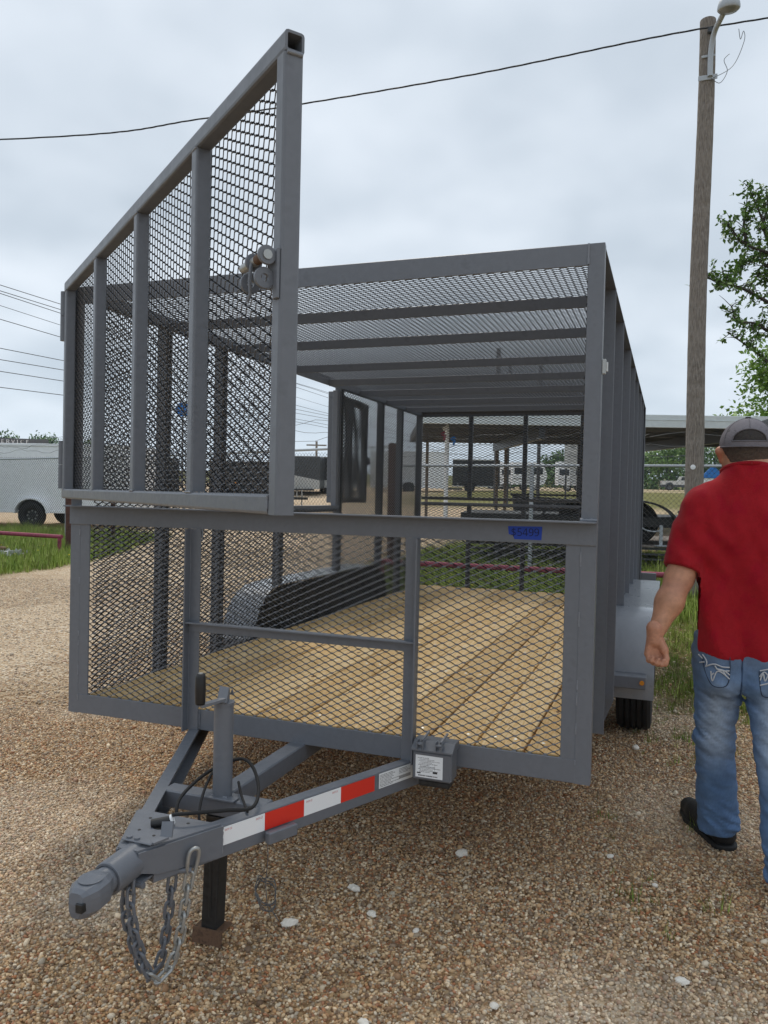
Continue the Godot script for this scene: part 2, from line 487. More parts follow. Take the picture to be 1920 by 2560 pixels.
func ground() -> void:
	patch.seed = 3; patch.frequency = 0.11; patch.fractal_octaves = 3
	fine.seed = 8; fine.frequency = 0.5; fine.fractal_octaves = 3
	var xs := PackedFloat32Array(); var zs := PackedFloat32Array()
	for k in 101:
		xs.push_back(-9.0 + 0.13 * k)
	for k in 141:
		zs.push_back(-15.0 + 0.13 * k)
	var s := 0.2
	while xs[xs.size() - 1] < 1500.0:
		xs.push_back(xs[xs.size() - 1] + s); xs.insert(0, xs[0] - s)
		zs.push_back(zs[zs.size() - 1] + s); zs.insert(0, zs[0] - s)
		s *= 1.16
	var a := []
	a.resize(Mesh.ARRAY_MAX)
	var v := PackedVector3Array(); var c := PackedColorArray(); var u := PackedVector2Array(); var ix := PackedInt32Array()
	var w := xs.size()
	for z in zs:
		for x in xs:
			v.push_back(V(x, height(x, z), z)); c.push_back(ground_color(x, z)); u.push_back(Vector2(x + z * 0.13, z - x * 0.11) / 1.15)
	for j in zs.size() - 1:
		for k in w - 1:
			var p := j * w + k
			ix.append_array([p, p + 1, p + w, p + 1, p + w + 1, p + w])
	var st := SurfaceTool.new()
	a[Mesh.ARRAY_VERTEX] = v; a[Mesh.ARRAY_COLOR] = c; a[Mesh.ARRAY_TEX_UV] = u; a[Mesh.ARRAY_INDEX] = ix
	var m := ArrayMesh.new()
	m.add_surface_from_arrays(Mesh.PRIMITIVE_TRIANGLES, a)
	st.create_from(m, 0)
	st.generate_normals()
	st.generate_tangents()
	var r := st.commit()
	r.surface_set_material(0, M.ground)
	kind(put("ground", r), "structure")

func pebble_mesh(sd: int) -> ArrayMesh:
	var b := MB.new()
	var q := RandomNumberGenerator.new()
	q.seed = sd
	var t := (1.0 + sqrt(5.0)) / 2.0
	var p := []
	for e: Vector3 in [V(-1, t, 0), V(1, t, 0), V(-1, -t, 0), V(1, -t, 0), V(0, -1, t), V(0, 1, t), V(0, -1, -t), V(0, 1, -t), V(t, 0, -1), V(t, 0, 1), V(-t, 0, -1), V(-t, 0, 1)]:
		p.push_back(e.normalized() * q.randf_range(0.82, 1.12) * V(1.0, 0.62, 0.8))
	for f in [[0, 11, 5], [0, 5, 1], [0, 1, 7], [0, 7, 10], [0, 10, 11], [1, 5, 9], [5, 11, 4], [11, 10, 2], [10, 7, 6], [7, 1, 8], [3, 9, 4], [3, 4, 2], [3, 2, 6], [3, 6, 8], [3, 8, 9], [4, 9, 5], [2, 4, 11], [6, 2, 10], [8, 6, 7], [9, 8, 1]]:
		b.tri(p[f[0]], p[f[1]], p[f[2]], p[f[0]].normalized(), p[f[1]].normalized(), p[f[2]].normalized())
	return b.mesh(M.pebble)

func multi(called: String, m: Mesh, xf: Array, cs: PackedColorArray) -> MultiMeshInstance3D:
	var mm := MultiMesh.new()
	mm.transform_format = MultiMesh.TRANSFORM_3D
	mm.use_colors = true
	mm.mesh = m
	mm.instance_count = xf.size()
	for k in xf.size():
		mm.set_instance_transform(k, xf[k])
		mm.set_instance_color(k, cs[k])
	var o := MultiMeshInstance3D.new()
	o.name = numbered(called)
	o.multimesh = mm
	add_child(o)
	kind(o, "stuff")
	return o

func pebbles() -> void:
	var tones := [Color(0.5, 0.355, 0.215), Color(0.31, 0.185, 0.1), Color(0.68, 0.555, 0.4), Color(0.38, 0.165, 0.075), Color(0.2, 0.13, 0.085), Color(0.58, 0.455, 0.31), Color(0.39, 0.335, 0.275), Color(0.8, 0.72, 0.6), Color(0.45, 0.285, 0.155), Color(0.6, 0.57, 0.52), Color(0.28, 0.215, 0.165), Color(0.58, 0.41, 0.245)]
	var cam := V(1.25646, 0, 2.58423)
	var fw := V(-0.341, 0, -0.94); var rt := V(0.94, 0, -0.341)
	var sets := [[], [], [], []]
	var cols := [PackedColorArray(), PackedColorArray(), PackedColorArray(), PackedColorArray()]
	for pass_ in [[0.9, 4.7, 480000, 0.0036, 0.0074], [4.7, 10.5, 200000, 0.0058, 0.011]]:
		var d0: float = pass_[0]; var d1: float = pass_[1]
		for k in int(pass_[2]):
			var d := sqrt(lerpf(d0 * d0, d1 * d1, rng.randf()))
			var l := rng.randf_range(-1.0, 1.0) * (0.62 * d + 0.55)
			var p := cam + fw * d + rt * l
			var du := dusty(p.x, p.z)
			if rng.randf() < du * (0.5 if p.x > -1.5 else 0.75) or rng.randf() < grassy(p.x, p.z) * 0.75:
				continue
			var s := lerpf(pass_[3] * 0.8, pass_[4] * 1.15, pow(rng.randf(), 2.2)) * (1.8 if rng.randf() < 0.012 else 1.0)
			p.y = height(p.x, p.z) + s * rng.randf_range(0.0, 0.5)
			var b := Basis(Vector3.UP, rng.randf() * TAU) * Basis(Vector3.RIGHT, rng.randfn() * 0.35) * Basis(Vector3.BACK, rng.randfn() * 0.35)
			b = b * Basis.from_scale(V(s * rng.randf_range(0.9, 1.35), s, s))
			var w := k % 4
			sets[w].push_back(Transform3D(b, p))
			var c: Color = tones[rng.randi() % 12]
			c = c.lerp(Color(0.8, 0.78, 0.76), du * 0.55 + rng.randf() * 0.1) * rng.randf_range(0.72, 1.2) * Color(0.99, 0.88, 0.715)
			cols[w].push_back(Color(c.r, c.g, c.b))
	for w in 4:
		multi("gravel", pebble_mesh(50 + w), sets[w], cols[w])

func tuft_mesh(sd: int, blades: int, h: float, spread: float, wd: float) -> ArrayMesh:
	var b := MB.new()
	var q := RandomNumberGenerator.new()
	q.seed = sd
	for k in blades:
		var a := q.randf() * TAU
		var dir := V(cos(a), 0, sin(a))
		var side := V(-dir.z, 0, dir.x)
		var p := V(q.randfn() * spread, 0, q.randfn() * spread)
		var hh := h * q.randf_range(0.5, 1.15)
		var lean := q.randf_range(0.1, 0.65)
		var w := wd * q.randf_range(0.7, 1.3)
		var sh := q.randf_range(0.75, 1.2)
		b.col = Color(sh, sh, sh * q.randf_range(0.8, 1.0))
		var last := p; var lw := w
		for j in 3:
			var t := (j + 1) / 3.0
			var nx := p + V(0, hh * t * (1.0 - 0.25 * lean * t), 0) + dir * hh * lean * t * t
			var nw := w * (1.0 - t * 0.98)
			var nn := (dir * 0.6 + Vector3.UP * 0.6 + side * 0.2).normalized()
			b.quad(last - side * lw, last + side * lw, nx + side * nw, nx - side * nw, nn)
			last = nx; lw = nw
	return b.mesh(M.grass)

func grass() -> void:
	var sets := [[], [], [], []]
	var cols := [PackedColorArray(), PackedColorArray(), PackedColorArray(), PackedColorArray()]
	# x range, z range, how many, scale, taller with distance into the strip
	for r in [[-22.0, -7.0, -14.0, -3.0, 34000, 0.9], [-3.6, 6.5, -14.5, -6.0, 26000, 1.0], [1.0, 5.5, -9.0, -0.8, 16000, 0.44], [0.98, 2.1, -1.8, 0.5, 1600, 0.5]]:
		for k in int(r[4]):
			var p := V(rng.randf_range(r[0], r[1]), 0, rng.randf_range(r[2], r[3]))
			var g := grassy(p.x, p.z)
			if rng.randf() > g * 1.1:
				continue
			p.y = height(p.x, p.z) - 0.004
			var t := patch.get_noise_2d(p.x * 9.0, p.z * 9.0)
			var s: float = r[5] * rng.randf_range(0.6, 1.25) * (0.75 + 0.5 * g) * (1.0 + 0.5 * t)
			var w := rng.randi() % 4
			sets[w].push_back(Transform3D(Basis(Vector3.UP, rng.randf() * TAU).scaled(V(s, s * rng.randf_range(0.8, 1.2), s)), p))
			var c := Color(0.19, 0.32, 0.04).lerp(Color(0.4, 0.5, 0.1), clampf(0.5 + t + rng.randfn() * 0.3, 0.0, 1.0))
			if rng.randf() < 0.1:
				c = Color(0.32, 0.28, 0.13)
			if k % 9 == 0 and r[1] == 5.5 and r[5] < 0.5:
				c = Color(0.25, 0.22, 0.1)
			cols[w].push_back(c)
	for w in 4:
		multi("grass", tuft_mesh(70 + w, 9 + w, 0.1 + 0.035 * w, 0.035, 0.0038), sets[w], cols[w])
	for c in [V(1.2, 0, -0.62), V(1.12, 0, -0.35), V(1.3, 0, -0.95), V(1.16, 0, -0.05), V(1.5, 0, -1.1), V(1.25, 0, 0.12), V(1.42, 0, 0.2), V(1.75, 0, -1.3), V(1.1, 0, -1.1), V(0.62, 0, -0.15), V(1.3, 0, -1.5), V(1.6, 0, -1.9), V(1.32, 0, -1.2), V(1.45, 0, -1.55), V(1.7, 0, -1.6), V(1.35, 0, -1.75), V(1.2, 0, -0.85), V(1.85, 0, -0.9), V(1.9, 0, -0.4), V(1.36, 0, -0.45), V(1.12, 0, -0.75), V(1.55, 0, -1.4), V(1.8, 0, -2.1)]:
		for k in 34:
			var p: Vector3 = c + V(rng.randfn() * 0.07, 0, rng.randfn() * 0.06)
			p.y = height(p.x, p.z) - 0.004
			var w := rng.randi() % 4
			var s := rng.randf_range(0.3, 0.62)
			sets[w].push_back(Transform3D(Basis(Vector3.UP, rng.randf() * TAU).scaled(V(s, s, s)), p))
			cols[w].push_back(Color(0.1, 0.19, 0.035).lerp(Color(0.24, 0.3, 0.08), rng.randf()))
	# small yellow flowers in the grass strips
	var fl := []; var fc := PackedColorArray()
	for k in 70:
		var p := V(rng.randf_range(-11, -7.6), 0.1, rng.randf_range(-9.5, -5.5)) if k < 40 else V(rng.randf_range(-2.6, 1.0), 0.13, rng.randf_range(-8.6, -6.8))
		fl.push_back(Transform3D(Basis().scaled(Vector3.ONE * rng.randf_range(0.012, 0.02)), p))
		fc.push_back(Color(0.75, 0.6, 0.03))
	multi("yellow_flowers", pebble_mesh(90), fl, fc)

func stones() -> void:
	var says := ["pale stone on the gravel under the front panel, nearest the battery box", "white stone on the gravel ahead of the trailer tongue and beside a second one", "flat cream stone on the gravel straight behind the jack post", "small cream stone on the gravel nearest the coiled wire", "small pale stone on the gravel at the edge of the trailer's shade", "tiny white stone on the open gravel at the bottom edge of the photo",
		"white stone on the gravel below the lower corner of the front panel", "pale stone at the foot of the trailer tyre", "small white stone on the gravel by the man's shoe", "cream stone on the bare gravel on the far side of the tongue", "white stone on the pale gravel patch in the lower corner behind the man", "flat white stone on the gravel near the safety chains"]
	var at := [V(0.57, 0, -0.22), V(0.29, 0, 0.15), V(0.18, 0, 0.42), V(0.4, 0, 0.27), V(0.56, 0, 0.31), V(0.86, 0, 0.57), V(1.09, 0, -0.42), V(1.13, 0, -1.72), V(1.25, 0, -0.25), V(-1.72, 0, 0.0), V(1.33, 0, 0.28), V(0.56, 0, 0.75)]
	var size := [0.031, 0.024, 0.028, 0.018, 0.016, 0.016, 0.016, 0.03, 0.014, 0.02, 0.02, 0.018]
	for k in at.size():
		var b := MB.new()
		var q := RandomNumberGenerator.new()
		q.seed = 400 + k
		var f := FastNoiseLite.new()
		f.seed = k; f.frequency = 0.9
		var s: float = size[k] * 0.78
		var sc := V(s * q.randf_range(0.9, 1.3), s * 0.6, s * q.randf_range(0.75, 1.0))
		for y in 8:
			for x in 12:
				var c := []
				for w in [[y, x], [y, x + 1], [y + 1, x + 1], [y + 1, x]]:
					var th: float = PI * w[0] / 8.0; var ph: float = TAU * (w[1] % 12) / 12.0
					var d := V(sin(th) * cos(ph), cos(th), sin(th) * sin(ph))
					c.push_back(d * (1.0 + 0.42 * f.get_noise_3dv(d * 1.6)) * sc)
				var nn: Vector3 = ((c[1] - c[3]).cross(c[0] - c[2])).normalized()
				if nn.dot(c[0] + c[2]) < 0.0:
					nn = -nn
				b.quad(c[0], c[1], c[2], c[3], nn)
		var p: Vector3 = at[k]
		p.y = height(p.x, p.z) + s * 0.42
		tag(put("pale_stone", b.mesh(M.stone), self, Transform3D(Basis(Vector3.UP, q.randf() * TAU), p)), says[k], "stone", "pale stones lying on the gravel")

# ---------------------------------------------------------------- the caged trailer
const XO := 1.043      # outer faces
const XM := 0.992      # plane of the side mesh
const ZR := -4.66      # rear
var T: Node3D

# raised expanded metal: w wide along ux, h high along uy, bonds every LWD; o is its lower corner, un its front
func expanded(w: float, h: float, o: Vector3, ux: Vector3, uy: Vector3, un: Vector3, fine_ := false, tilt := 0.0016, thick := 1.0) -> ArrayMesh:
	var lw := 0.0508 / 2.0; var sw := 0.0237 / 2.0
	var nx := int(floor(w / lw)); var ny := int(floor(h / sw))
	lw = w / nx; sw = h / ny
	var hw := 0.00145 * thick; var ht := 0.0012 * thick
	var b := 0.0052 if fine_ else 0.0
	var v := PackedVector3Array(); var n := PackedVector3Array(); var ix := PackedInt32Array()
	var dirs := [uy + un, -uy + un, -uy - un, uy - un]
	for k in 4:
		dirs[k] = dirs[k].normalized()
	var at := {}
	var per := 16 if fine_ else 8
	for j in ny + 1:
		for i in nx + 1:
			if (i + j) % 2:
				continue
			at[j * (nx + 1) + i] = v.size()
			var p := o + ux * (lw * i) + uy * (sw * j)
			# rings: upper (behind), lower (in front); split left and right along the bond when fine
			for up: float in [1.0, -1.0]:
				for sd: float in ([-1.0, 1.0] if fine_ else [0.0]):
					var bb := b
					if i == 0 and sd < 0.0 or i == nx and sd > 0.0:
						bb = 0.0
					var q := p + ux * (sd * bb) + uy * (up * hw * 0.8) - un * (up * tilt)
					for k in 4:
						v.push_back(q + uy * (hw if k == 0 or k == 3 else -hw) + un * (ht if k < 2 else -ht))
						n.push_back(dirs[k])
	var link := func(a: int, c: int) -> void:
		for k in 4:
			var k2 := (k + 1) % 4
			ix.append_array([a + k, a + k2, c + k2, a + k, c + k2, c + k])
	for j in ny + 1:
		for i in nx + 1:
			if (i + j) % 2:
				continue
			var a: int = at[j * (nx + 1) + i]
			if fine_:
				link.call(a, a + 4)
				link.call(a + 8, a + 12)
			if j < ny:
				if i < nx:
					link.call(a + (4 if fine_ else 0), at[(j + 1) * (nx + 1) + i + 1] + (8 if fine_ else 4))
				if i > 0:
					link.call(a, at[(j + 1) * (nx + 1) + i - 1] + (12 if fine_ else 4))
	# front faces run clockwise
	var A := v[ix[0]]; var B := v[ix[1]]; var C := v[ix[2]]
	if (B - A).cross(C - A).dot(n[ix[0]] + n[ix[1]]) > 0.0:
		for k in range(0, ix.size(), 3):
			var t := ix[k + 1]; ix[k + 1] = ix[k + 2]; ix[k + 2] = t
	var arr := []
	arr.resize(Mesh.ARRAY_MAX)
	arr[Mesh.ARRAY_VERTEX] = v; arr[Mesh.ARRAY_NORMAL] = n; arr[Mesh.ARRAY_INDEX] = ix
	var m := ArrayMesh.new()
	m.add_surface_from_arrays(Mesh.PRIMITIVE_TRIANGLES, arr)
	m.surface_set_material(0, M.steel)
	return m

func weld(b: MB, p0: Vector3, p1: Vector3, r := 0.0035) -> void:
	var pts := PackedVector3Array(); var rr := []
	var m := maxi(3, int(p0.distance_to(p1) / 0.006))
	for k in m + 1:
		pts.push_back(p0.lerp(p1, float(k) / m)); rr.push_back(r * rng.randf_range(0.65, 1.3))
	b.tube(pts, rr, 6)

func trailer() -> void:
	var ts := Transform3D(Basis(V(0.999999359, 0.00112147963, 0.000154091), V(-0.00111832104, 0.999815767, -0.0191620044), V(-0.000175553, 0.0191618198, 0.99981638)), V(0.00147256, 0.42887408, 0.01772534))
	T = thing("caged_trailer", "grey steel cargo trailer with expanded metal cage, plank floor and its front gate swung open", "trailer", ts)
	var b: MB
	# corner posts of the front and of the rear
	for s: float in [-1.0, 1.0]:
		b = MB.new(); b.angle(V(s * XO, -0.006, 0), V(s * XO, 1.7275, 0), V(-s, 0, 0), V(0, 0, -1), 0.0508, 0.045)
		var w := MB.new()
		var cp := part("corner_post", b, "steel", T)
		for y in [0.745, 0.55, 0.33, 0.29, 0.19, 0.07]:
			weld(w, V(s * 0.9945, y, -0.0005), V(s * 0.9945, y - rng.randf_range(0.012, 0.05), -0.0005), 0.0032)
		weld(w, V(s * 0.952, 0.767, 0.001), V(s * 1.04, 0.766, 0.001), 0.003)
		weld(w, V(s * 0.993, 1.728, 0.0), V(s * 0.993, 1.662, 0.001), 0.004)
		part("weld_bead", w, "weld", cp)
		b = MB.new(); b.angle(V(s * XO, -0.006, ZR), V(s * XO, 1.7275, ZR), V(-s, 0, 0), V(0, 0, 1), 0.05, 0.05)
		part("corner_post", b, "steel", T)
	# front panel
	b = MB.new(); b.angle(V(-0.9955, -0.005, 0.0005), V(0.9955, -0.005, 0.0005), V(0, 1, 0), V(0, 0, -1), 0.077, 0.05)
	part("bottom_rail", b, "steel", T)
	b = MB.new(); b.angle(V(-XO, 0.8425, 0.0012), V(XO, 0.8425, 0.0012), V(0, -1, 0), V(0, 0, 1), 0.0755, 0.044)
	var tr := part("top_rail", b, "steel", T)
	b = MB.new(); weld(b, V(0.99, 0.846, 0.004), V(1.043, 0.846, 0.004), 0.006); part("weld_bead", b, "weld", tr)
	for s: float in [-1.0, 1.0]:
		b = MB.new(); b.angle(V(s * 0.9935, 0.0725, 0), V(s * 0.9935, 0.7665, 0), V(-s, 0, 0), V(0, 0, -1), 0.0468, 0.04)
		part("panel_stile", b, "steel", T)
	for e in [[-0.466, 1.0], [0.459, -1.0]]:
		b = MB.new(); b.angle(V(e[0], -0.006, 0.0065), V(e[0], 0.7665, 0.0065), V(e[1], 0, 0), V(0, 0, 1), 0.0508, 0.04, 0.006)
		var up := part("brace_post", b, "steel", T)
		b = MB.new(); weld(b, V(e[0] + e[1] * 0.052, 0.767, 0.004), V(e[0] + e[1] * 0.052, 0.72, 0.004)); weld(b, V(e[0] + e[1] * 0.052, 0.07, 0.004), V(e[0] + e[1] * 0.052, 0.0, 0.004))
		part("weld_bead", b, "weld", up)
	b = MB.new(); b.angle(V(-0.459, 0.413, 0.0125), V(0.4515, 0.413, 0.0125), V(0, -1, 0), V(0, 0, 1), 0.038, 0.031)
	part("cross_brace", b, "steel", T)
	put("mesh_panel", expanded(1.9, 0.73, V(-0.95, 0.05, -0.0095), Vector3.RIGHT, Vector3.UP, Vector3.BACK, true), T)
	# header, side rails, roof
	b = MB.new(); b.angle(V(-0.992, 1.728, 0.0005), V(0.992, 1.728, 0.0005), V(0, -1, 0), V(0, 0, -1), 0.07, 0.05)
	part("header", b, "steel", T)
	for s: float in [-1.0, 1.0]:
		b = MB.new(); b.angle(V(s * XM, 1.7285, -0.052), V(s * XM, 1.7285, ZR + 0.001), V(s, 0, 0), V(0, -1, 0), 0.0495, 0.06)
		part("roof_rail", b, "steel", T)
		b = MB.new(); b.bx(V(s * 0.94, -0.012, -0.052), V(s * 0.99, 0.06, ZR + 0.01), 0.004)
		part("frame_rail", b, "steel", T)
	var zr := [-0.572, -1.148, -1.846, -2.42, -3.0, -3.6, -4.13]
	for z in zr:
		b = MB.new(); b.angle(V(-0.985, 1.7075, z), V(0.985, 1.7075, z), V(0, -1, 0), V(0, 0, -1), 0.046, 0.04, 0.0045)
		part("roof_bar", b, "steel", T)
	var zz := [0.0] + zr + [ZR]
	var roof := {}
	for k in zz.size() - 1:
		var ln: float = zz[k] - zz[k + 1]
		put("mesh_panel", expanded(1.98, ln, V(-0.99, 1.7145, zz[k + 1]), Vector3.RIGHT, Vector3.BACK, Vector3.UP, false, 0.0012), T)
	# side posts: fin outwards, other leg along the mesh; over the fender they stop on top of it
	for e in [[1.0, -0.572, 0.0], [1.0, -1.148, 0.0], [1.0, -1.846, 0.345], [1.0, -2.42, 0.35], [1.0, -3.0, 0.35], [1.0, -3.6, 0.3], [1.0, -4.13, 0.0], [-1.0, -0.555, 0.0], [-1.0, -1.055, 0.0], [-1.0, -1.745, 0.34], [-1.0, -2.66, 0.35], [-1.0, -3.53, 0.32], [-1.0, -4.03, 0.0]]:
		b = MB.new(); b.angle(V(e[0] * (XM + 0.0005), e[2], e[1]), V(e[0] * (XM + 0.0005), 1.727, e[1]), V(e[0], 0, 0), V(0, 0, -1), 0.05, 0.0508)
		part("side_post", b, "steel", T)
		if e[2] > 0.0 and e[2] < 0.34 or e[1] == -1.846:
			b = MB.new()
			b.extrude(PackedVector2Array([Vector2(0, 0), Vector2(0, 0.09), Vector2(-0.05, 0.09)]), V(e[0] * 1.0, e[2] - 0.02, e[1] - 0.008), V(e[0] * 1.0, e[2] - 0.02, e[1] - 0.014), V(-e[0], 0, 0), Vector3.UP)
			part("gusset", b, "steel", T)
	# gussets under the near side
	for z: float in [-1.2, -1.9]:
		b = MB.new()
		b.extrude(PackedVector2Array([Vector2(0, 0), Vector2(0.05, 0), Vector2(0.012, -0.1), Vector2(0, -0.1)]), V(0.992, -0.012, z), V(0.992, -0.012, z - 0.006), Vector3.RIGHT, Vector3.UP)
		part("gusset", b, "steel", T)
	# side mesh; the far side has a door opening above the rail between z -1.79 and -2.66
	put("mesh_panel", expanded(4.55, 1.62, V(0.986, 0.06, ZR + 0.05), Vector3.BACK, Vector3.UP, Vector3.RIGHT, false, 0.0008, 1.5), T)
	put("mesh_panel", expanded(1.72, 1.62, V(-0.986, 0.06, -1.79), Vector3.BACK, Vector3.UP, Vector3.LEFT, false, 0.0008, 1.5), T)
	put("mesh_panel", expanded(0.87, 0.75, V(-0.986, 0.06, -2.66), Vector3.BACK, Vector3.UP, Vector3.LEFT, false, 0.0008, 1.5), T)
	put("mesh_panel", expanded(1.95, 1.62, V(-0.986, 0.06, ZR + 0.05), Vector3.BACK, Vector3.UP, Vector3.LEFT, false, 0.0004, 2.0), T)
	b = MB.new(); b.angle(V(-0.9935, 0.832, -1.8), V(-0.9935, 0.832, -2.66), V(0, -1, 0), V(-1, 0, 0), 0.045, 0.045)
	part("door_sill", b, "steel", T)
	# rear gate
	var rg := node("rear_gate", T)
	b = MB.new(); b.angle(V(-0.992, 1.728, ZR), V(0.992, 1.728, ZR), V(0, -1, 0), V(0, 0, 1), 0.056, 0.045); part("header", b, "steel", T)
	for e in [[0.913, 0.883], [0.86, 0.828], [0.04, -0.004]]:
		b = MB.new(); b.bx(V(-0.988, e[1], ZR - 0.02), V(0.988, e[0], ZR + 0.014), 0.003); part("gate_rail", b, "steel", rg)
	for x in [-0.517, -0.004, 0.51]:
		b = MB.new(); b.bx(V(x - 0.02, 0.9135, ZR - 0.02), V(x + 0.02, 1.671, ZR + 0.012), 0.003); part("gate_bar", b, "steel", rg)
		b = MB.new(); b.bx(V(x - 0.02, 0.0405, ZR - 0.02), V(x + 0.02, 0.8275, ZR + 0.012), 0.003); part("gate_bar", b, "steel", rg)
	put("mesh_panel", expanded(1.975, 0.79, V(-0.9875, 0.89, ZR + 0.018), Vector3.RIGHT, Vector3.UP, Vector3.BACK, false, 0.0008, 1.5), rg)
	put("mesh_panel", expanded(1.975, 0.83, V(-0.9875, 0.01, ZR + 0.018), Vector3.RIGHT, Vector3.UP, Vector3.BACK, false, 0.0008, 1.5), rg)
	# floor: twelve planks, seams where they show in front
	var seams := [-0.985, -0.889, -0.718, -0.547, -0.376, -0.205, -0.034, 0.137, 0.308, 0.479, 0.65, 0.821, 0.985]
	for k in 12:
		b = MB.new()
		b.bx(V(seams[k] + 0.0036, 0.024 + 0.001 * (k % 3), ZR + 0.03), V(seams[k + 1] - 0.0036, 0.061 + 0.0015 * (k * 5 % 3), -0.052), 0.003)
		var pl := part("plank", b, "pine%d" % (k * 2 % 3), T)
		var w := MB.new()
		for j in 5:
			w.ball(V(rng.randf_range(seams[k] + 0.03, seams[k + 1] - 0.03), 0.0615 + 0.0015 * (k * 5 % 3), rng.randf_range(-4.4, -0.15)), V(0.009, 0.0009, 0.02) * rng.randf_range(0.6, 1.4), 8, 4)
		part("knot", w, "knot", pl)
		w = MB.new()
		for z in [-0.16, -1.1, -1.75, -2.6, -3.45, -4.5]:
			for e: float in [0.3, 0.72]:
				w.cyl(V(lerpf(seams[k], seams[k + 1], e), 0.0612 + 0.0015 * (k * 5 % 3), z), V(lerpf(seams[k], seams[k + 1], e), 0.0618 + 0.0015 * (k * 5 % 3), z + 0.0002), 0.0055, 8)
		part("screw", w, "galv", pl)
	for z in [-0.4, -1.1, -1.75, -2.6, -3.45, -4.2]:
		b = MB.new(); b.bx(V(-0.94, -0.03, z - 0.02), V(0.94, 0.022, z + 0.02)); part("cross_member", b, "steel", T)
	gate_door()
	side_door()
	running_gear()
	tongue()
	labels()

func gate_door() -> void:
	# hinged on the far front corner, swung 38 degrees outwards
	var d := node("gate_door", T, Transform3D(Basis(Vector3.UP, -0.6604), V(-1.063, 0, 0.033)))
	var L := 2.0905; var t := 0.0385; var y0 := 0.870; var y1 := 1.742
	var b := MB.new()
	b.rect_tube(V(0, y1 - t / 2, -t / 2), V(L, y1 - t / 2, -t / 2), Vector3.UP, Vector3.BACK, t, t, 0.006); part("door_rail", b, "steel", d)
	b = MB.new(); b.rect_tube(V(0, y0 + t / 2, -t / 2), V(L - t - 0.0005, y0 + t / 2, -t / 2), Vector3.UP, Vector3.BACK, t, t, 0.006); part("door_rail", b, "steel", d)
	for u in [t / 2 + 0.001, 0.553, 1.079, 1.593]:
		var w := t if u < 0.1 else 0.0375
		b = MB.new(); b.rect_tube(V(u, y0 + t + 0.0005, -t / 2), V(u, y1 - t - 0.0005, -t / 2), Vector3.RIGHT, Vector3.BACK, w, t - 0.001, 0.005); part("door_stile", b, "steel", d)
		b = MB.new(); weld(b, V(u - w / 2, y0 + t, -0.001), V(u + w / 2, y0 + t, -0.001), 0.003); weld(b, V(u - w / 2, y1 - t, -0.001), V(u + w / 2, y1 - t, -0.001), 0.003); part("weld_bead", b, "weld", d)
	b = MB.new(); b.rect_tube(V(L - t / 2, y0, -t / 2), V(L - t / 2, y1 - t - 0.0005, -t / 2), Vector3.RIGHT, Vector3.BACK, t, t, 0.006); part("door_stile", b, "steel", d)
	b = MB.new(); weld(b, V(L + 0.0005, y1 - t - 0.001, -t + 0.004), V(L + 0.0005, y1 - t - 0.002, -0.004), 0.0045); weld(b, V(L - t, y0 + 0.01, 0.0003), V(L - t, y0 + t - 0.003, 0.0003), 0.003); part("weld_bead", b, "weld", d)
	put("mesh_panel", expanded(L - 0.06, y1 - y0 - 0.02, V(0.01, y0 + 0.01, -t - 0.006), Vector3.RIGHT, Vector3.UP, Vector3.BACK, true, 0.0025), d)
	# barrel hinges on the post
	for e in [[1.508, 1.708], [0.908, 1.104]]:
		for k in 2:
			var a: float = lerpf(e[0], e[1], 0.5 * k) + 0.001; var c: float = lerpf(e[0], e[1], 0.5 * (k + 1)) - 0.001
			b = MB.new(); b.cyl(V(-0.019, a, -0.004), V(-0.019, c, -0.004), 0.0145, 14); part("hinge_barrel", b, "steel", d)
	# latch on the free stile: a slide bolt through two collars above a pair of hasp eyes
	var U := L - t * 0.5
	var X := Basis(Vector3.UP, PI / 2)
	b = MB.new(); b.bx(V(U - 0.002, 1.262, 0.0002), V(U + 0.017, 1.352, 0.006), 0.001); b.bx(V(U - 0.028, 1.285, 0.0002), V(U - 0.0021, 1.345, 0.005)); part("latch_plate", b, "steel", d)
	for e in [[U + 0.006, 1.338, 0.0175, 0.009], [U - 0.055, 1.338, 0.0165, 0.009], [U - 0.004, 1.299, 0.0195, 0.0075], [U - 0.07, 1.302, 0.0195, 0.0075]]:
		b = MB.new()
		b.lathe(PackedVector2Array([Vector2(e[3], -0.0035), Vector2(e[2] - 0.001, -0.0035), Vector2(e[2], -0.0025), Vector2(e[2], 0.0025), Vector2(e[2] - 0.001, 0.0035), Vector2(e[3], 0.0035), Vector2(e[3], -0.0035)]), Transform3D(X, V(e[0], e[1], 0.0215)), 22)
		part("latch_eye", b, "steel", d)
	b = MB.new(); b.cyl(V(U + 0.012, 1.338, 0.0215), V(U - 0.1, 1.337, 0.0225), 0.0088, 14); part("latch_bolt", b, "galv", d)
	b = MB.new(); b.cyl(V(U - 0.1, 1.337, 0.0225), V(U - 0.104, 1.337, 0.0225), 0.0082, 14); b.cyl(V(U - 0.012, 1.338, 0.0217), V(U - 0.034, 1.338, 0.022), 0.0096, 14); part("bolt_rust", b, "rust", d)
	b = MB.new(); b.tube(PackedVector3Array([V(U - 0.045, 1.332, 0.03), V(U - 0.042, 1.30, 0.034), V(U - 0.046, 1.278, 0.03), V(U - 0.052, 1.262, 0.034)]), [0.0035], 8); part("bolt_clip", b, "steel", d)

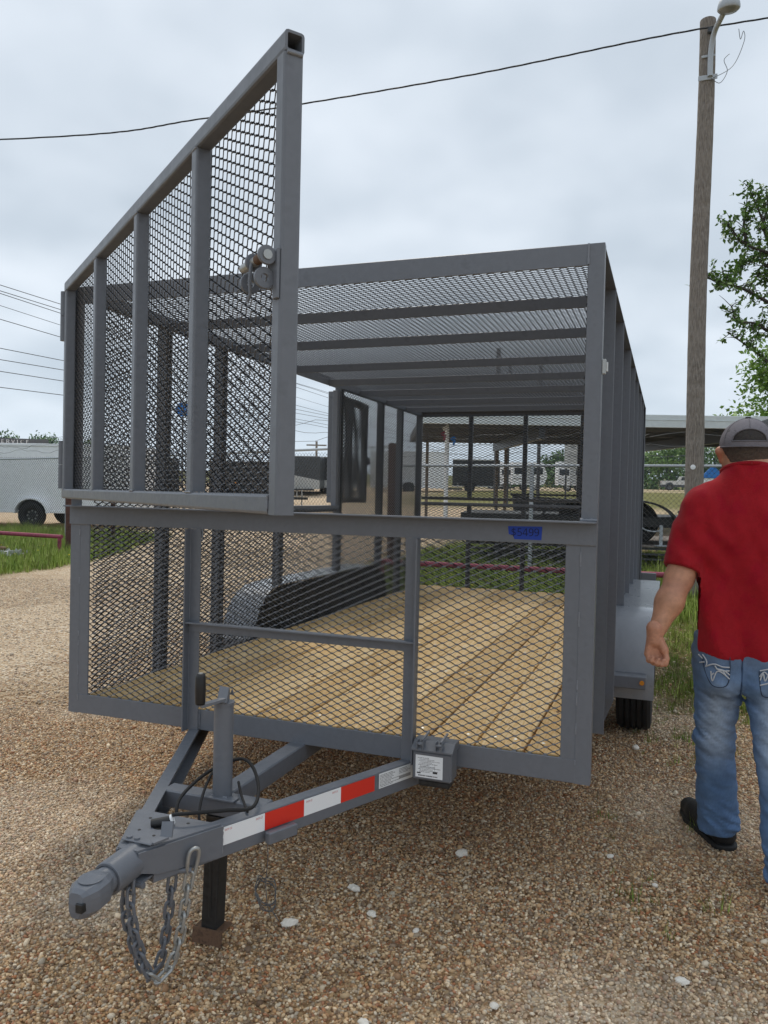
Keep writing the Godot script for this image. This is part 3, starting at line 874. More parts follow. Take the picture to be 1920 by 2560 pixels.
func side_door() -> void:
	var d := node("side_door", T, Transform3D(Basis(Vector3.UP, 1.64), V(-1.052, 0, -2.665)))
	var b := MB.new()
	var t := 0.045
	for e in [[0.85, 0.85 + t], [1.615, 1.66]]:
		b = MB.new(); b.bx(V(0, e[0], -t), V(0.84, e[1], 0), 0.003); part("door_rail", b, "steel", d)
	for x in [-0.001, 0.4, 0.796]:
		b = MB.new(); b.bx(V(x, 0.8955, -t + 0.001), V(x + t, 1.6145, -0.001), 0.003); part("door_stile", b, "steel", d)
	put("mesh_panel", expanded(0.82, 0.79, V(0.01, 0.86, 0.004), Vector3.RIGHT, Vector3.UP, Vector3.BACK, false, 0.0004, 2.0), d)
	for e in [[1.45, 1.62], [0.9, 1.07]]:
		for k in 2:
			b = MB.new(); b.cyl(V(-0.012, lerpf(e[0], e[1], 0.5 * k) + 0.001, 0.02), V(-0.012, lerpf(e[0], e[1], 0.5 * k + 0.5) - 0.001, 0.02), 0.0125, 12); part("hinge_barrel", b, "steel", d)
	b = MB.new(); b.bx(V(0.77, 1.16, 0.005), V(0.83, 1.22, 0.03), 0.004); part("latch", b, "steel", d)
	b = MB.new(); b.bx(V(-1.04, 0.83, -2.658), V(-1.0, 1.66, -2.612), 0.003)
	part("door_post", b, "steel", T)

func running_gear() -> void:
	var b: MB
	# wheels, two a side
	var wheel := node("wheel", T)
	b = MB.new()
	b.lathe(PackedVector2Array([Vector2(0.2, -0.075), Vector2(0.24, -0.088), Vector2(0.29, -0.093), Vector2(0.318, -0.088), Vector2(0.331, -0.072), Vector2(0.333, -0.052), Vector2(0.324, -0.05), Vector2(0.324, -0.042), Vector2(0.335, -0.04), Vector2(0.335, -0.022), Vector2(0.325, -0.02), Vector2(0.325, -0.011), Vector2(0.335, -0.009), Vector2(0.335, 0.009), Vector2(0.325, 0.011), Vector2(0.325, 0.02), Vector2(0.335, 0.022), Vector2(0.335, 0.04), Vector2(0.324, 0.042), Vector2(0.324, 0.05), Vector2(0.333, 0.052), Vector2(0.331, 0.072), Vector2(0.318, 0.088), Vector2(0.29, 0.093), Vector2(0.24, 0.088), Vector2(0.2, 0.075)]), Transform3D(Basis(Vector3.UP, PI / 2), Vector3.ZERO), 48)
	part("tyre", b, "rubber", wheel)
	b = MB.new()
	b.lathe(PackedVector2Array([Vector2(0.0, 0.03), Vector2(0.06, 0.035), Vector2(0.14, 0.01), Vector2(0.17, 0.02), Vector2(0.195, 0.075), Vector2(0.203, 0.08), Vector2(0.203, -0.075), Vector2(0.17, -0.02), Vector2(0.0, -0.02)]), Transform3D(Basis(Vector3.UP, PI / 2), Vector3.ZERO), 30)
	part("rim", b, "silver_paint", wheel)
	var first := true
	for s: float in [1.0, -1.0]:
		for z in [-2.13, -3.02]:
			var w := wheel if first else wheel.duplicate()
			if not first:
				T.add_child(w, true)
			first = false
			w.transform = Transform3D(Basis(Vector3.UP, 0.0 if s > 0.0 else PI), V(s * 1.105, -0.048 if z > -2.5 else -0.03, z))
	for z in [-2.13, -3.02]:
		b = MB.new(); b.cyl(V(-1.0, -0.09, z), V(1.0, -0.09, z), 0.03, 12); part("axle", b, "black_steel", T)
	# fenders: a bent sheet over both wheels, a step with a lamp at its foot
	var out := [Vector2(-1.45, -0.06), Vector2(-1.45, 0.06), Vector2(-1.475, 0.15), Vector2(-1.53, 0.235), Vector2(-1.61, 0.3), Vector2(-1.72, 0.336), Vector2(-1.85, 0.345), Vector2(-3.35, 0.345), Vector2(-3.48, 0.336), Vector2(-3.59, 0.3), Vector2(-3.67, 0.235), Vector2(-3.725, 0.15), Vector2(-3.75, 0.06), Vector2(-3.75, -0.06)]
	for s: float in [1.0, -1.0]:
		var f := node("fender", T)
		b = MB.new()
		var nn := []
		for k in out.size():
			var e: Vector2 = (out[mini(k + 1, out.size() - 1)] - out[maxi(k - 1, 0)]).normalized()
			nn.push_back(V(0, -e.x, e.y))
		for k in out.size() - 1:
			var p: Vector2 = out[k]; var q: Vector2 = out[k + 1]
			var x0 := s * 0.9985; var x1 := s * 1.212
			b.quadn(V(x0, p.y, p.x), V(x1, p.y, p.x), V(x1, q.y, q.x), V(x0, q.y, q.x), nn[k], nn[k], nn[k + 1], nn[k + 1])
			var pi_: Vector3 = V(0, p.y, p.x) - nn[k] * 0.004; var qi: Vector3 = V(0, q.y, q.x) - nn[k + 1] * 0.004
			b.quadn(V(x0, pi_.y, pi_.z), V(x1, pi_.y, pi_.z), V(x1, qi.y, qi.z), V(x0, qi.y, qi.z), -nn[k], -nn[k], -nn[k + 1], -nn[k + 1])
			b.quad(V(x1, p.y, p.x), V(x1, q.y, q.x), V(x1, qi.y, qi.z), V(x1, pi_.y, pi_.z), V(s, 0, 0))
		part("fender_sheet", b, "steel_gloss", f)
		b = MB.new()
		var poly := PackedVector2Array()
		for p in out:
			poly.push_back(Vector2(p.x, p.y - 0.006))
		b.extrude(poly, V(s * 0.9965, 0, 0), V(s * 0.9985, 0, 0), Vector3.BACK, Vector3.UP)
		part("wheel_well_plate", b, "black_steel", f)
		b = MB.new(); b.bx(V(s * 1.0, 0.006, -1.449), V(s * 1.178, 0.068, -1.37), 0.004)
		part("step", b, "steel", f)
		b = MB.new(); weld(b, V(s * 1.0, 0.07, -1.447), V(s * 1.17, 0.07, -1.447), 0.005); part("weld_bead", b, "weld", f)
		b = MB.new(); b.cyl(V(s * 1.158, 0.04, -1.371), V(s * 1.158, 0.04, -1.362), 0.011, 14); part("marker_lamp", b, "amber", f)
	# tail lamp bracket at the rear corners
	for s: float in [1.0, -1.0]:
		b = MB.new(); b.bx(V(s * 1.044, 0.222, ZR - 0.012), V(s * 1.168, 0.288, ZR + 0.03), 0.003); b.bx(V(s * 1.044, 0.2, ZR - 0.008), V(s * 1.15, 0.214, ZR + 0.02))
		var k := part("tail_lamp_bracket", b, "sheet", T)
		b = MB.new(); b.bx(V(s * 1.06, 0.232, ZR - 0.03), V(s * 1.15, 0.278, ZR - 0.0125), 0.004); part("tail_lamp", b, "lamp_red", k)
	b = MB.new(); b.bx(V(1.0436, 1.312, -0.016), V(1.056, 1.36, 0.0), 0.002)
	var m := part("marker_lamp", b, "galv", T)
	b = MB.new(); b.bx(V(1.0562, 1.32, -0.013), V(1.062, 1.35, -0.003), 0.001); part("lens", b, "silver_paint", m)

func tongue() -> void:
	var b: MB
	for s: float in [-1.0, 1.0]:
		var p0 := V(s * 0.62, -0.002, -0.36); var p1 := V(s * 0.05, -0.002, 0.915)
		var ax := (p1 - p0).normalized()
		var inw := Vector3.UP.cross(ax).normalized()
		if inw.x * s > 0.0:
			inw = -inw
		b = MB.new()
		b.extrude(PackedVector2Array([Vector2(0.002, 0), Vector2(0.04, 0), Vector2(0.04, -0.0065), Vector2(0.006, -0.0085), Vector2(0.006, -0.08), Vector2(0.04, -0.082), Vector2(0.04, -0.0885), Vector2(0.002, -0.0885), Vector2(0, -0.0865), Vector2(0, -0.002)]), p0, p1, inw, Vector3.UP)
		part("tongue_rail", b, "steel", T)
	b = MB.new(); b.bx(V(-0.175, -0.055, 0.508), V(0.175, -0.0015, 0.57), 0.004); part("tongue_crossbar", b, "steel", T)
	b = MB.new(); b.bx(V(-0.03, -0.066, -0.3), V(0.033, -0.0025, 0.5075), 0.004); part("tongue_beam", b, "steel", T)
	# nose plate: a wedge with turned-down sides
	var n := node("nose_plate", T)
	var pr := PackedVector2Array([Vector2(-0.133, 0.735), Vector2(-0.04, 0.93), Vector2(-0.03, 0.955), Vector2(0.03, 0.955), Vector2(0.04, 0.93), Vector2(0.133, 0.735)])
	b = MB.new(); b.extrude(pr, V(0, 0.0005, 0), V(0, 0.0055, 0), Vector3.RIGHT, Vector3.BACK); part("top_plate", b, "steel", n)
	for s: float in [-1.0, 1.0]:
		b = MB.new()
		var d := V(s * -0.093, 0, 0.195).normalized()
		b.extrude(PackedVector2Array([Vector2(0, 0.0005), Vector2(0.245, 0.0005), Vector2(0.245, -0.05), Vector2(0.19, -0.068), Vector2(0.01, -0.083), Vector2(0, -0.073)]), V(s * 0.1345, 0, 0.733), V(s * 0.1345, 0, 0.733) + V(s * 0.006, 0, 0.0028), d, Vector3.UP)
		part("side_plate", b, "steel", n)
		b = MB.new(); weld(b, V(s * 0.1375, 0, 0.733), V(s * 0.1375, -0.075, 0.733), 0.0035); part("weld_bead", b, "weld", n)
	b = MB.new(); b.bx(V(-0.045, -0.075, 0.9), V(0.045, -0.069, 0.96)); part("bottom_plate", b, "steel", n)
	b = MB.new(); b.lathe(PackedVector2Array([Vector2(0.0, 0.0), Vector2(0.021, 0.0), Vector2(0.021, 0.001), Vector2(0, 0.001)]), Transform3D(Basis(Vector3.RIGHT, -PI / 2), V(-0.006, 0.0056, 0.81)), 20); part("wire_hole", b, "black_plastic", n)
	for q in [V(-0.065, 0, 0.775), V(0.05, 0, 0.765), V(0.012, 0, 0.865), V(-0.045, 0, 0.85)]:
		b = MB.new(); b.cyl(q + V(0, 0.0056, 0), q + V(0, 0.0064, 0), 0.0045, 10); part("bolt_hole", b, "black_plastic", n)
	# coupler
	var c := node("coupler", T)
	var cx := Transform3D(Basis(Vector3.RIGHT, 0.05), V(0, -0.03, 0.9))
	b = MB.new(); b.lathe(PackedVector2Array([Vector2(0.0, 0.0), Vector2(0.041, 0.0), Vector2(0.0415, 0.002), Vector2(0.0415, 0.13), Vector2(0.0395, 0.133), Vector2(0.034, 0.133), Vector2(0.034, 0.11)]), cx, 32); part("collar", b, "steel", c)
	b = MB.new(); b.lathe(PackedVector2Array([Vector2(0.0325, 0.05), Vector2(0.0325, 0.165), Vector2(0.03, 0.2), Vector2(0.0, 0.2)]), cx, 28, false); part("neck", b, "steel", c)
	# ball housing: loft from round neck to a blunt faceted nose
	b = MB.new()
	var rings := []
	for e in [[0.146, 0.032, 0.03, -0.03], [0.158, 0.037, 0.033, -0.033], [0.17, 0.0425, 0.034, -0.038], [0.205, 0.0425, 0.032, -0.041], [0.226, 0.031, 0.027, -0.042], [0.238, 0.02, 0.021, -0.04], [0.243, 0.017, -0.004, -0.036]]:
		var r := []
		for k in 16:
			var a := TAU * (k + 0.5) / 16
			var q := Vector2(cos(a), sin(a))
			var m := pow(pow(absf(q.x), 4.0) + pow(absf(q.y), 4.0), -0.25)
			q *= lerpf(1.0, m, 0.92)
			r.push_back(cx * V(q.x * e[1], q.y * e[2] if q.y > 0 else -q.y * e[3], e[0]))
		rings.push_back(r)
	for k in rings.size() - 1:
		for j in 16:
			var j2 := (j + 1) % 16
			var q := [rings[k][j], rings[k][j2], rings[k + 1][j2], rings[k + 1][j]]
			var nn: Vector3 = (q[1] - q[3]).cross(q[2] - q[0]).normalized()
			if nn.dot((q[0] + q[2]) * 0.5 - cx * V(0, 0, 0.2)) < 0.0:
				nn = -nn
			b.quad(q[0], q[1], q[2], q[3], nn)
	for j in 16:
		b.tri(cx * V(0, -0.015, 0.2445), rings[6][j], rings[6][(j + 1) % 16], Vector3.BACK, Vector3.BACK, Vector3.BACK)
	part("ball_housing", b, "steel", c)
	b = MB.new(); b.lathe(PackedVector2Array([Vector2(0.0, 0), Vector2(0.03, 0), Vector2(0.03, 0.0004), Vector2(0.029, 0.0006), Vector2(0.0, 0.0006)]), Transform3D(Basis(Vector3.RIGHT, -PI / 2 + 0.05), cx * V(0, 0.0322, 0.187)), 26); part("cast_disc", b, "steel", c)
	b = MB.new(); b.bx(V(0.004, -0.062, 1.118), V(0.024, -0.04, 1.146), 0.002); part("lock_tab", b, "black_steel", c)
	# latch lever on the nose
	b = MB.new(); b.bx(V(-0.042, 0.011, 0.906), V(0.05, 0.016, 0.93), 0.002); b.cyl(V(-0.024, 0.016, 0.918), V(-0.024, 0.021, 0.918), 0.008, 10); b.cyl(V(0.0, 0.016, 0.918), V(0.0, 0.021, 0.918), 0.008, 10); b.cyl(V(0.005, -0.004, 0.918), V(0.005, 0.012, 0.918), 0.012, 12)
	b.bar(V(0.045, 0.014, 0.918), V(0.065, 0.018, 0.882), 0.02, 0.005); b.bar(V(0.065, 0.018, 0.885), V(0.058, 0.052, 0.868), 0.034, 0.005, V(0, 0.3, 1))
	part("coupler_lever", b, "steel", T)
	# jack
	var j := node("jack", T)
	var jx := 0.022; var jz := 0.545
	b = MB.new(); b.cyl(V(jx, 0.0, jz), V(jx, 0.275, jz), 0.0292, 28); part("jack_tube", b, "steel", j)
	b = MB.new(); b.cyl(V(jx, 0.2755, jz), V(jx, 0.284, jz), 0.0315, 28); part("jack_cap", b, "steel", j)
	b = MB.new()
	b.extrude(PackedVector2Array([Vector2(-0.026, 0), Vector2(0.024, 0), Vector2(0.028, 0.03), Vector2(0.012, 0.042), Vector2(-0.03, 0.006)]), V(jx - 0.016, 0.2845, jz + 0.004), V(jx + 0.016, 0.2845, jz + 0.004), V(-0.35, 0, -0.93), Vector3.UP)
	for q in [-0.008, 0.012]:
		b.extrude(PackedVector2Array([Vector2(-0.006, 0), Vector2(0.006, 0), Vector2(0, 0.016)]), V(jx + q, 0.3, jz - 0.028), V(jx + q, 0.3, jz - 0.023), V(1, 0, 0), Vector3.UP)
	part("gear_housing", b, "steel", j)
	b = MB.new(); b.bar(V(jx + 0.012, 0.297, jz + 0.02), V(-0.006, 0.287, 0.63), 0.024, 0.008); part("crank_arm", b, "steel", j)
	b = MB.new(); b.lathe(PackedVector2Array([Vector2(0, 0), Vector2(0.013, 0.0), Vector2(0.0145, 0.006), Vector2(0.0155, 0.045), Vector2(0.0145, 0.082), Vector2(0.012, 0.09), Vector2(0, 0.09)]), Transform3D(Basis(Vector3.RIGHT, -PI / 2), V(-0.006, 0.292, 0.63)), 20, true); part("crank_grip", b, "black_plastic", j)
	b = MB.new(); b.cyl(V(-0.006, 0.382, 0.63), V(-0.006, 0.384, 0.63), 0.007, 12); part("grip_pin", b, "galv", j)
	b = MB.new(); b.rect_tube(V(jx - 0.024, -0.395, jz), V(jx - 0.014, -0.056, jz), Vector3.RIGHT, Vector3.BACK, 0.052, 0.052, 0.004); b.bx(V(jx - 0.023, -0.36, jz + 0.0262), V(jx - 0.015, -0.07, jz + 0.0285), 0.001); part("jack_leg", b, "black_steel", j)
	b = MB.new()
	b.bx(V(jx - 0.072, -0.4, jz - 0.03), V(jx + 0.026, -0.395, jz + 0.03), 0.001); b.box(Transform3D(Basis(Vector3.RIGHT, -0.12), V(jx - 0.023, -0.416, jz + 0.034)), V(0.1, 0.045, 0.006), 0.001); part("foot_plate", b, "rust", j)
	b = MB.new(); b.bx(V(jx - 0.045, -0.0012, jz + 0.005), V(jx + 0.06, 0.0045, jz + 0.038), 0.001); weld(b, V(jx - 0.03, 0.004, jz + 0.02), V(jx + 0.03, 0.004, jz + 0.02), 0.005); part("jack_flange", b, "steel", j)
	chains()
	# black trailer plug lead looped round the jack
	var w := node("plug_lead", T)
	b = MB.new()
	b.tube(spline([V(0.0, 0.004, 0.806), V(0.014, 0.03, 0.79), V(0.05, 0.036, 0.775), V(0.128, 0.03, 0.702), V(0.172, 0.02, 0.635), V(0.153, 0.04, 0.561), V(0.095, 0.075, 0.49), V(0.033, 0.085, 0.457), V(-0.03, 0.062, 0.49), V(-0.057, 0.04, 0.556), V(-0.062, 0.012, 0.64), V(-0.045, -0.02, 0.68), V(-0.04, -0.07, 0.66)], 8), [0.0052], 8)
	part("lead", b, "rubber", w)
	b = MB.new(); b.tube(spline([V(-0.03, 0.045, 0.497), V(-0.028, 0.05, 0.53), V(-0.012, 0.012, 0.6), V(0.01, -0.03, 0.65), V(0.03, -0.08, 0.66)], 6), [0.0045], 8); b.tube(spline([V(0.05, 0.03, 0.5), V(0.09, 0.012, 0.55), V(0.16, 0.006, 0.636)], 6), [0.004], 8); part("lead", b, "rubber", w)
	b = MB.new(); b.tube(PackedVector3Array([V(-0.03, 0.012, 0.818), V(0.002, 0.016, 0.803), V(0.018, 0.022, 0.795)]), [0.012, 0.014, 0.011], 12); part("plug", b, "black_plastic", w)
	b = MB.new(); b.tube(PackedVector3Array([V(0.017, 0.022, 0.795), V(0.021, 0.024, 0.793)]), [0.0135], 14); part("plug_ring", b, "white_paint", w)
	# breakaway switch with its wire
	var br := node("breakaway_switch", T)
	b = MB.new(); b.box(Transform3D(Basis(Vector3.UP, -0.421), V(0.231, -0.072, 0.562)), V(0.022, 0.034, 0.105), 0.003); part("switch_box", b, "steel", br)
	b = MB.new(); b.tube(spline([V(0.21, -0.078, 0.608), V(0.214, -0.13, 0.61), V(0.206, -0.2, 0.605), V(0.21, -0.27, 0.6), V(0.19, -0.34, 0.54), V(0.12, -0.395, 0.42)], 6), [0.0014], 5); part("pull_wire", b, "wire", br)
	b = MB.new()
	var coil := []
	for k in 46:
		var a := TAU * k / 11.0
		coil.push_back(V(0.045 + 0.055 * sin(a) + 0.03 * cos(a) + 0.004 * sin(k * 1.7), -0.405 + 0.012 * sin(k * 0.9), 0.30 + 0.075 * cos(a) + 0.03 * sin(a) + 0.006 * sin(k * 2.3)))
	coil.push_back(V(0.12, -0.4, 0.4)); coil.push_back(V(0.16, -0.41, 0.43))
	b.tube(spline(coil, 4), [0.0017], 5); part("wire_coil", b, "wire", br)

func spline(p: Array, per: int) -> PackedVector3Array:
	var o := PackedVector3Array()
	for k in p.size() - 1:
		var a: Vector3 = p[maxi(k - 1, 0)]; var d: Vector3 = p[mini(k + 2, p.size() - 1)]
		for j in per:
			o.push_back((p[k] as Vector3).cubic_interpolate(p[k + 1], a, d, float(j) / per))
	o.push_back(p[p.size() - 1])
	return o

func chains() -> void:
	# one link, laid along z
	var b := MB.new()
	var pts := PackedVector3Array()
	var L := 0.0145; var R := 0.0105
	for k in 21:
		var a := TAU * k / 20.0
		var p := V(R * sin(a), 0, R * cos(a))
		p.z += L * signf(p.z) if absf(p.z) > 0.001 else 0.0
		pts.push_back(p)
	b.tube(pts, [0.0045], 8, false)
	var link := {}
	for k in ["steel", "galv"]:
		link[k] = b.mesh(M[k])
	var runs := [[[V(-0.005, -0.07, 0.95), V(-0.008, -0.147, 0.952), V(0.0, -0.243, 0.93), V(0.004, -0.311, 0.905), V(0.012, -0.362, 0.868), V(0.02, -0.345, 0.845), V(0.035, -0.28, 0.842), V(0.048, -0.2, 0.845), V(0.056, -0.13, 0.846), V(0.06, -0.09, 0.846)], 0],
		[[V(0.02, -0.07, 0.965), V(0.025, -0.13, 0.972), V(0.03, -0.218, 0.955), V(0.035, -0.31, 0.92), V(0.045, -0.355, 0.885), V(0.06, -0.338, 0.855), V(0.078, -0.275, 0.842), V(0.088, -0.21, 0.838), V(0.095, -0.14, 0.832), V(0.1, -0.095, 0.828)], 1]]
	for r in runs:
		var ch := node("safety_chain", T)
		var sp := spline(r[0], 24)
		var acc := 0.0; var n := 0
		for k in range(1, sp.size()):
			acc += sp[k].distance_to(sp[k - 1])
			if acc >= 0.0345 or k == 1:
				acc = 0.0
				var t := (sp[mini(k + 6, sp.size() - 1)] - sp[maxi(k - 6, 0)]).normalized()
				var x := t.cross(V(0.3, 0.2, 1) if absf(t.z) < 0.8 else Vector3.UP).normalized()
				var bs := Basis(x, t.cross(x), t) * Basis(Vector3.BACK, (PI / 2 if n % 2 else 0.0) + 0.55 + rng.randfn() * 0.12)
				put("link", link["galv" if r[1] == 1 and n > 7 else "steel"], ch, Transform3D(bs, sp[k]))
				n += 1
		var e: Vector3 = r[0][9]
		if r[1] == 1:
			b = MB.new(); b.tube(spline([e + V(-0.004, 0.0, 0.004), e + V(0.0, 0.03, 0.012), e + V(0.006, 0.062, 0.01), e + V(0.016, 0.07, 0.0), e + V(0.02, 0.058, -0.01), e + V(0.012, 0.02, -0.012), e + V(0.002, -0.025, -0.006)], 6), [0.0055], 9); part("hook", b, "galv", ch)
	b = MB.new(); b.cyl(V(0.0, -0.085, 0.885), V(0.105, -0.084, 0.828), 0.008, 10); b.bx(V(-0.012, -0.1, 0.875), V(0.014, -0.07, 0.905), 0.003); part("chain_bar", b, "steel", T)
	b = MB.new(); b.cyl(V(-0.05, -0.078, 0.955), V(0.05, -0.078, 0.955), 0.008, 10); part("chain_bar", b, "steel", T)

# a flat sticker: image pixels drawn as print
func sticker(called: String, im: Image, parent: Node, xf: Transform3D, w: float, h: float) -> MeshInstance3D:
	var m := StandardMaterial3D.new()
	m.albedo_texture = ImageTexture.create_from_image(im)
	m.roughness = 0.4
	var b := MB.new()
	b.quad(xf * V(-w / 2, -h / 2, 0), xf * V(w / 2, -h / 2, 0), xf * V(w / 2, h / 2, 0), xf * V(-w / 2, h / 2, 0), xf.basis.z)
	b.bx(Vector3.ZERO, Vector3.ZERO)
	return put(called, b.mesh(m), parent)

func print_lines(w: int, h: int, rows: Array) -> Image:
	var im := Image.create(w, h, false, Image.FORMAT_RGB8)
	im.fill(Color(0.9, 0.91, 0.92))
	for r in rows:
		var x: int = r[0]
		while x < r[2]:
			var l := rng.randi_range(2, 7)
			im.fill_rect(Rect2i(x, r[1], mini(l, r[2] - x), r[3]), Color(0.2, 0.2, 0.22))
			x += l + rng.randi_range(1, 3)
	return im

func labels() -> void:
	var b: MB
	# reflective tape on the near tongue rail, then the white data label
	var p0 := V(0.62, 0, -0.36); var p1 := V(0.05, 0, 0.915)
	var ax := (p1 - p0).normalized()
	var outw := V(ax.z, 0, -ax.x)
	var total := p0.distance_to(p1)
	var q0 := (0.0 + 0.36) / 1.275 * total
	var spans := [[0.205, 0.355, "tape_red"], [0.3555, 0.5055, "tape_white"], [0.506, 0.652, "tape_red"], [0.6525, 0.797, "tape_white"]]
	for e in spans:
		b = MB.new()
		var a: Vector3 = p0 + ax * (q0 + e[0]) + outw * 0.0012; var c: Vector3 = p0 + ax * (q0 + e[1]) + outw * 0.0012
		b.extrude(PackedVector2Array([Vector2(-0.0011, -0.007), Vector2(0.0, -0.007), Vector2(0.0, -0.057), Vector2(-0.0011, -0.057)]), a, c, outw, Vector3.UP)
		var tp := part("reflective_tape", b, e[2], T)
		if e[2] == "tape_white":
			for u in [0.02, 0.125]:
				var tm := text("DOT-C2", 0.007, "ink_red")
				put("print", tm, tp, Transform3D(Basis(-ax, Vector3.UP, outw), p0 + ax * (q0 + e[1] - u) + outw * 0.0015 + V(0, -0.016, 0)))
	var rows := []
	for k in 9:
		rows.push_back([8, 10 + k * 8, 70 + rng.randi_range(0, 90), 3])
		if k < 4:
			rows.push_back([150, 10 + k * 8, 200 + rng.randi_range(0, 40), 3])
	var im := print_lines(256, 84, rows)
	for k in 30:
		im.fill_rect(Rect2i(150 + k * 3, 50, 1 + k * 7 % 2, 18), Color(0.1, 0.1, 0.1))
	sticker("data_label", im, T, Transform3D(Basis(-ax, Vector3.UP, outw), p0 + ax * (q0 + 0.102) + outw * 0.0015 + V(0, -0.031, 0)), 0.166, 0.05)
	# battery box on the front panel
	var bb := node("battery_box", T)
	b = MB.new(); b.bx(V(0.474, -0.036, 0.012), V(0.608, 0.062, 0.09), 0.006); part("case", b, "sheet", bb)
	b = MB.new(); b.extrude(PackedVector2Array([Vector2(0.008, 0.0625), Vector2(0.095, 0.0625), Vector2(0.095, 0.068), Vector2(0.06, 0.09), Vector2(0.008, 0.09)]), V(0.47, 0, 0), V(0.612, 0, 0), Vector3.BACK, Vector3.UP); part("lid", b, "sheet", bb)
	for x in [0.5, 0.565]:
		b = MB.new(); b.bx(V(x - 0.012, 0.068, 0.07), V(x - 0.009, 0.098, 0.098), 0.001); b.bx(V(x + 0.009, 0.068, 0.07), V(x + 0.012, 0.098, 0.098), 0.001); b.cyl(V(x - 0.011, 0.086, 0.09), V(x + 0.011, 0.086, 0.09), 0.005, 8); b.bar(V(x, 0.09, 0.07), V(x + 0.012, 0.112, 0.03), 0.006, 0.006); part("clip", b, "steel", bb)
	b = MB.new(); b.bx(V(0.492, -0.058, 0.02), V(0.6, -0.0365, 0.08), 0.004); part("mount", b, "black_steel", bb)
	rows = []
	for k in 11:
		rows.push_back([14 + (k * 13) % 20, 16 + k * 9, 90 + (k * 37) % 90, 3])
	rows.push_back([20, 128, 150, 7])
	im = print_lines(184, 144, rows)
	im.fill_rect(Rect2i(10, 112, 26, 8), Color(0.12, 0.12, 0.13)); im.fill_rect(Rect2i(118, 100, 30, 12), Color(0.12, 0.12, 0.13))
	for k in [[84, 10, 1, 60], [30, 74, 100, 1], [30, 74, 1, 30], [130, 50, 1, 60]]:
		im.fill_rect(Rect2i(k[0], k[1], k[2], k[3]), Color(0.3, 0.3, 0.3))
	sticker("box_label", im, bb, Transform3D(Basis(), V(0.532, 0.012, 0.0906)), 0.094, 0.074)
	# price on blue tape
	b = MB.new(); b.extrude(PackedVector2Array([Vector2(0.759, 0.819), Vector2(0.871, 0.821), Vector2(0.869, 0.777), Vector2(0.781, 0.777), Vector2(0.776, 0.789), Vector2(0.762, 0.793)]), V(0, 0, 0.0071), V(0, 0, 0.0079), Vector3.RIGHT, Vector3.UP)
	var tp := part("price_tape", b, "tape_blue", T)
	put("handwritten_price", text("$5499", 0.034, "ink", 0.0003), tp, Transform3D(Basis(Vector3.BACK, 0.02), V(0.816, 0.8, 0.0082)))

func text(s: String, size: float, m: String, depth := 0.0002) -> TextMesh:
	var t := TextMesh.new()
	t.text = s
	var f := SystemFont.new()
	f.font_names = PackedStringArray(["Droid Sans"])
	t.font = f
	t.font_size = 32
	t.pixel_size = size / 32.0
	t.depth = depth
	t.material = M[m]
	return t

# ---------------------------------------------------------------- what stands round the lot
func road_wheel(r: float, w: float, rim: String) -> Node3D:
	var o := Node3D.new()
	o.name = "wheel"
	var x := Transform3D(Basis(Vector3.UP, PI / 2), Vector3.ZERO)
	var b := MB.new()
	b.lathe(PackedVector2Array([Vector2(r * 0.58, -w / 2 * 0.8), Vector2(r * 0.75, -w / 2), Vector2(r * 0.94, -w / 2 * 0.95), Vector2(r, -w / 2 * 0.7), Vector2(r, w / 2 * 0.7), Vector2(r * 0.94, w / 2 * 0.95), Vector2(r * 0.75, w / 2), Vector2(r * 0.58, w / 2 * 0.8)]), x, 28, true)
	part("tyre", b, "rubber", o)
	b = MB.new()
	b.lathe(PackedVector2Array([Vector2(0, 0.02), Vector2(r * 0.15, 0.03), Vector2(r * 0.17, 0.0), Vector2(r * 0.42, -0.01), Vector2(r * 0.55, w * 0.36), Vector2(r * 0.6, w * 0.38), Vector2(r * 0.6, -w * 0.3), Vector2(0, -0.03)]), x, 24)
	part("rim", b, rim, o)
	b = MB.new()
	for k in 8:
		var a := TAU * k / 8
		b.ball(V(0.0, r * 0.36 * cos(a), r * 0.36 * sin(a)), V(0.016, r * 0.075, r * 0.075), 8, 5)
	part("rim_hole", b, "galv" if rim == "black_steel" else "black_steel", o)
	return o

func add_wheel(w: Node3D, parent: Node3D, at: Vector3, turn := 0.0) -> void:
	var d := w.duplicate()
	d.name = "wheel"
	d.transform = Transform3D(Basis(Vector3.UP, turn), at)
	parent.add_child(d, true)

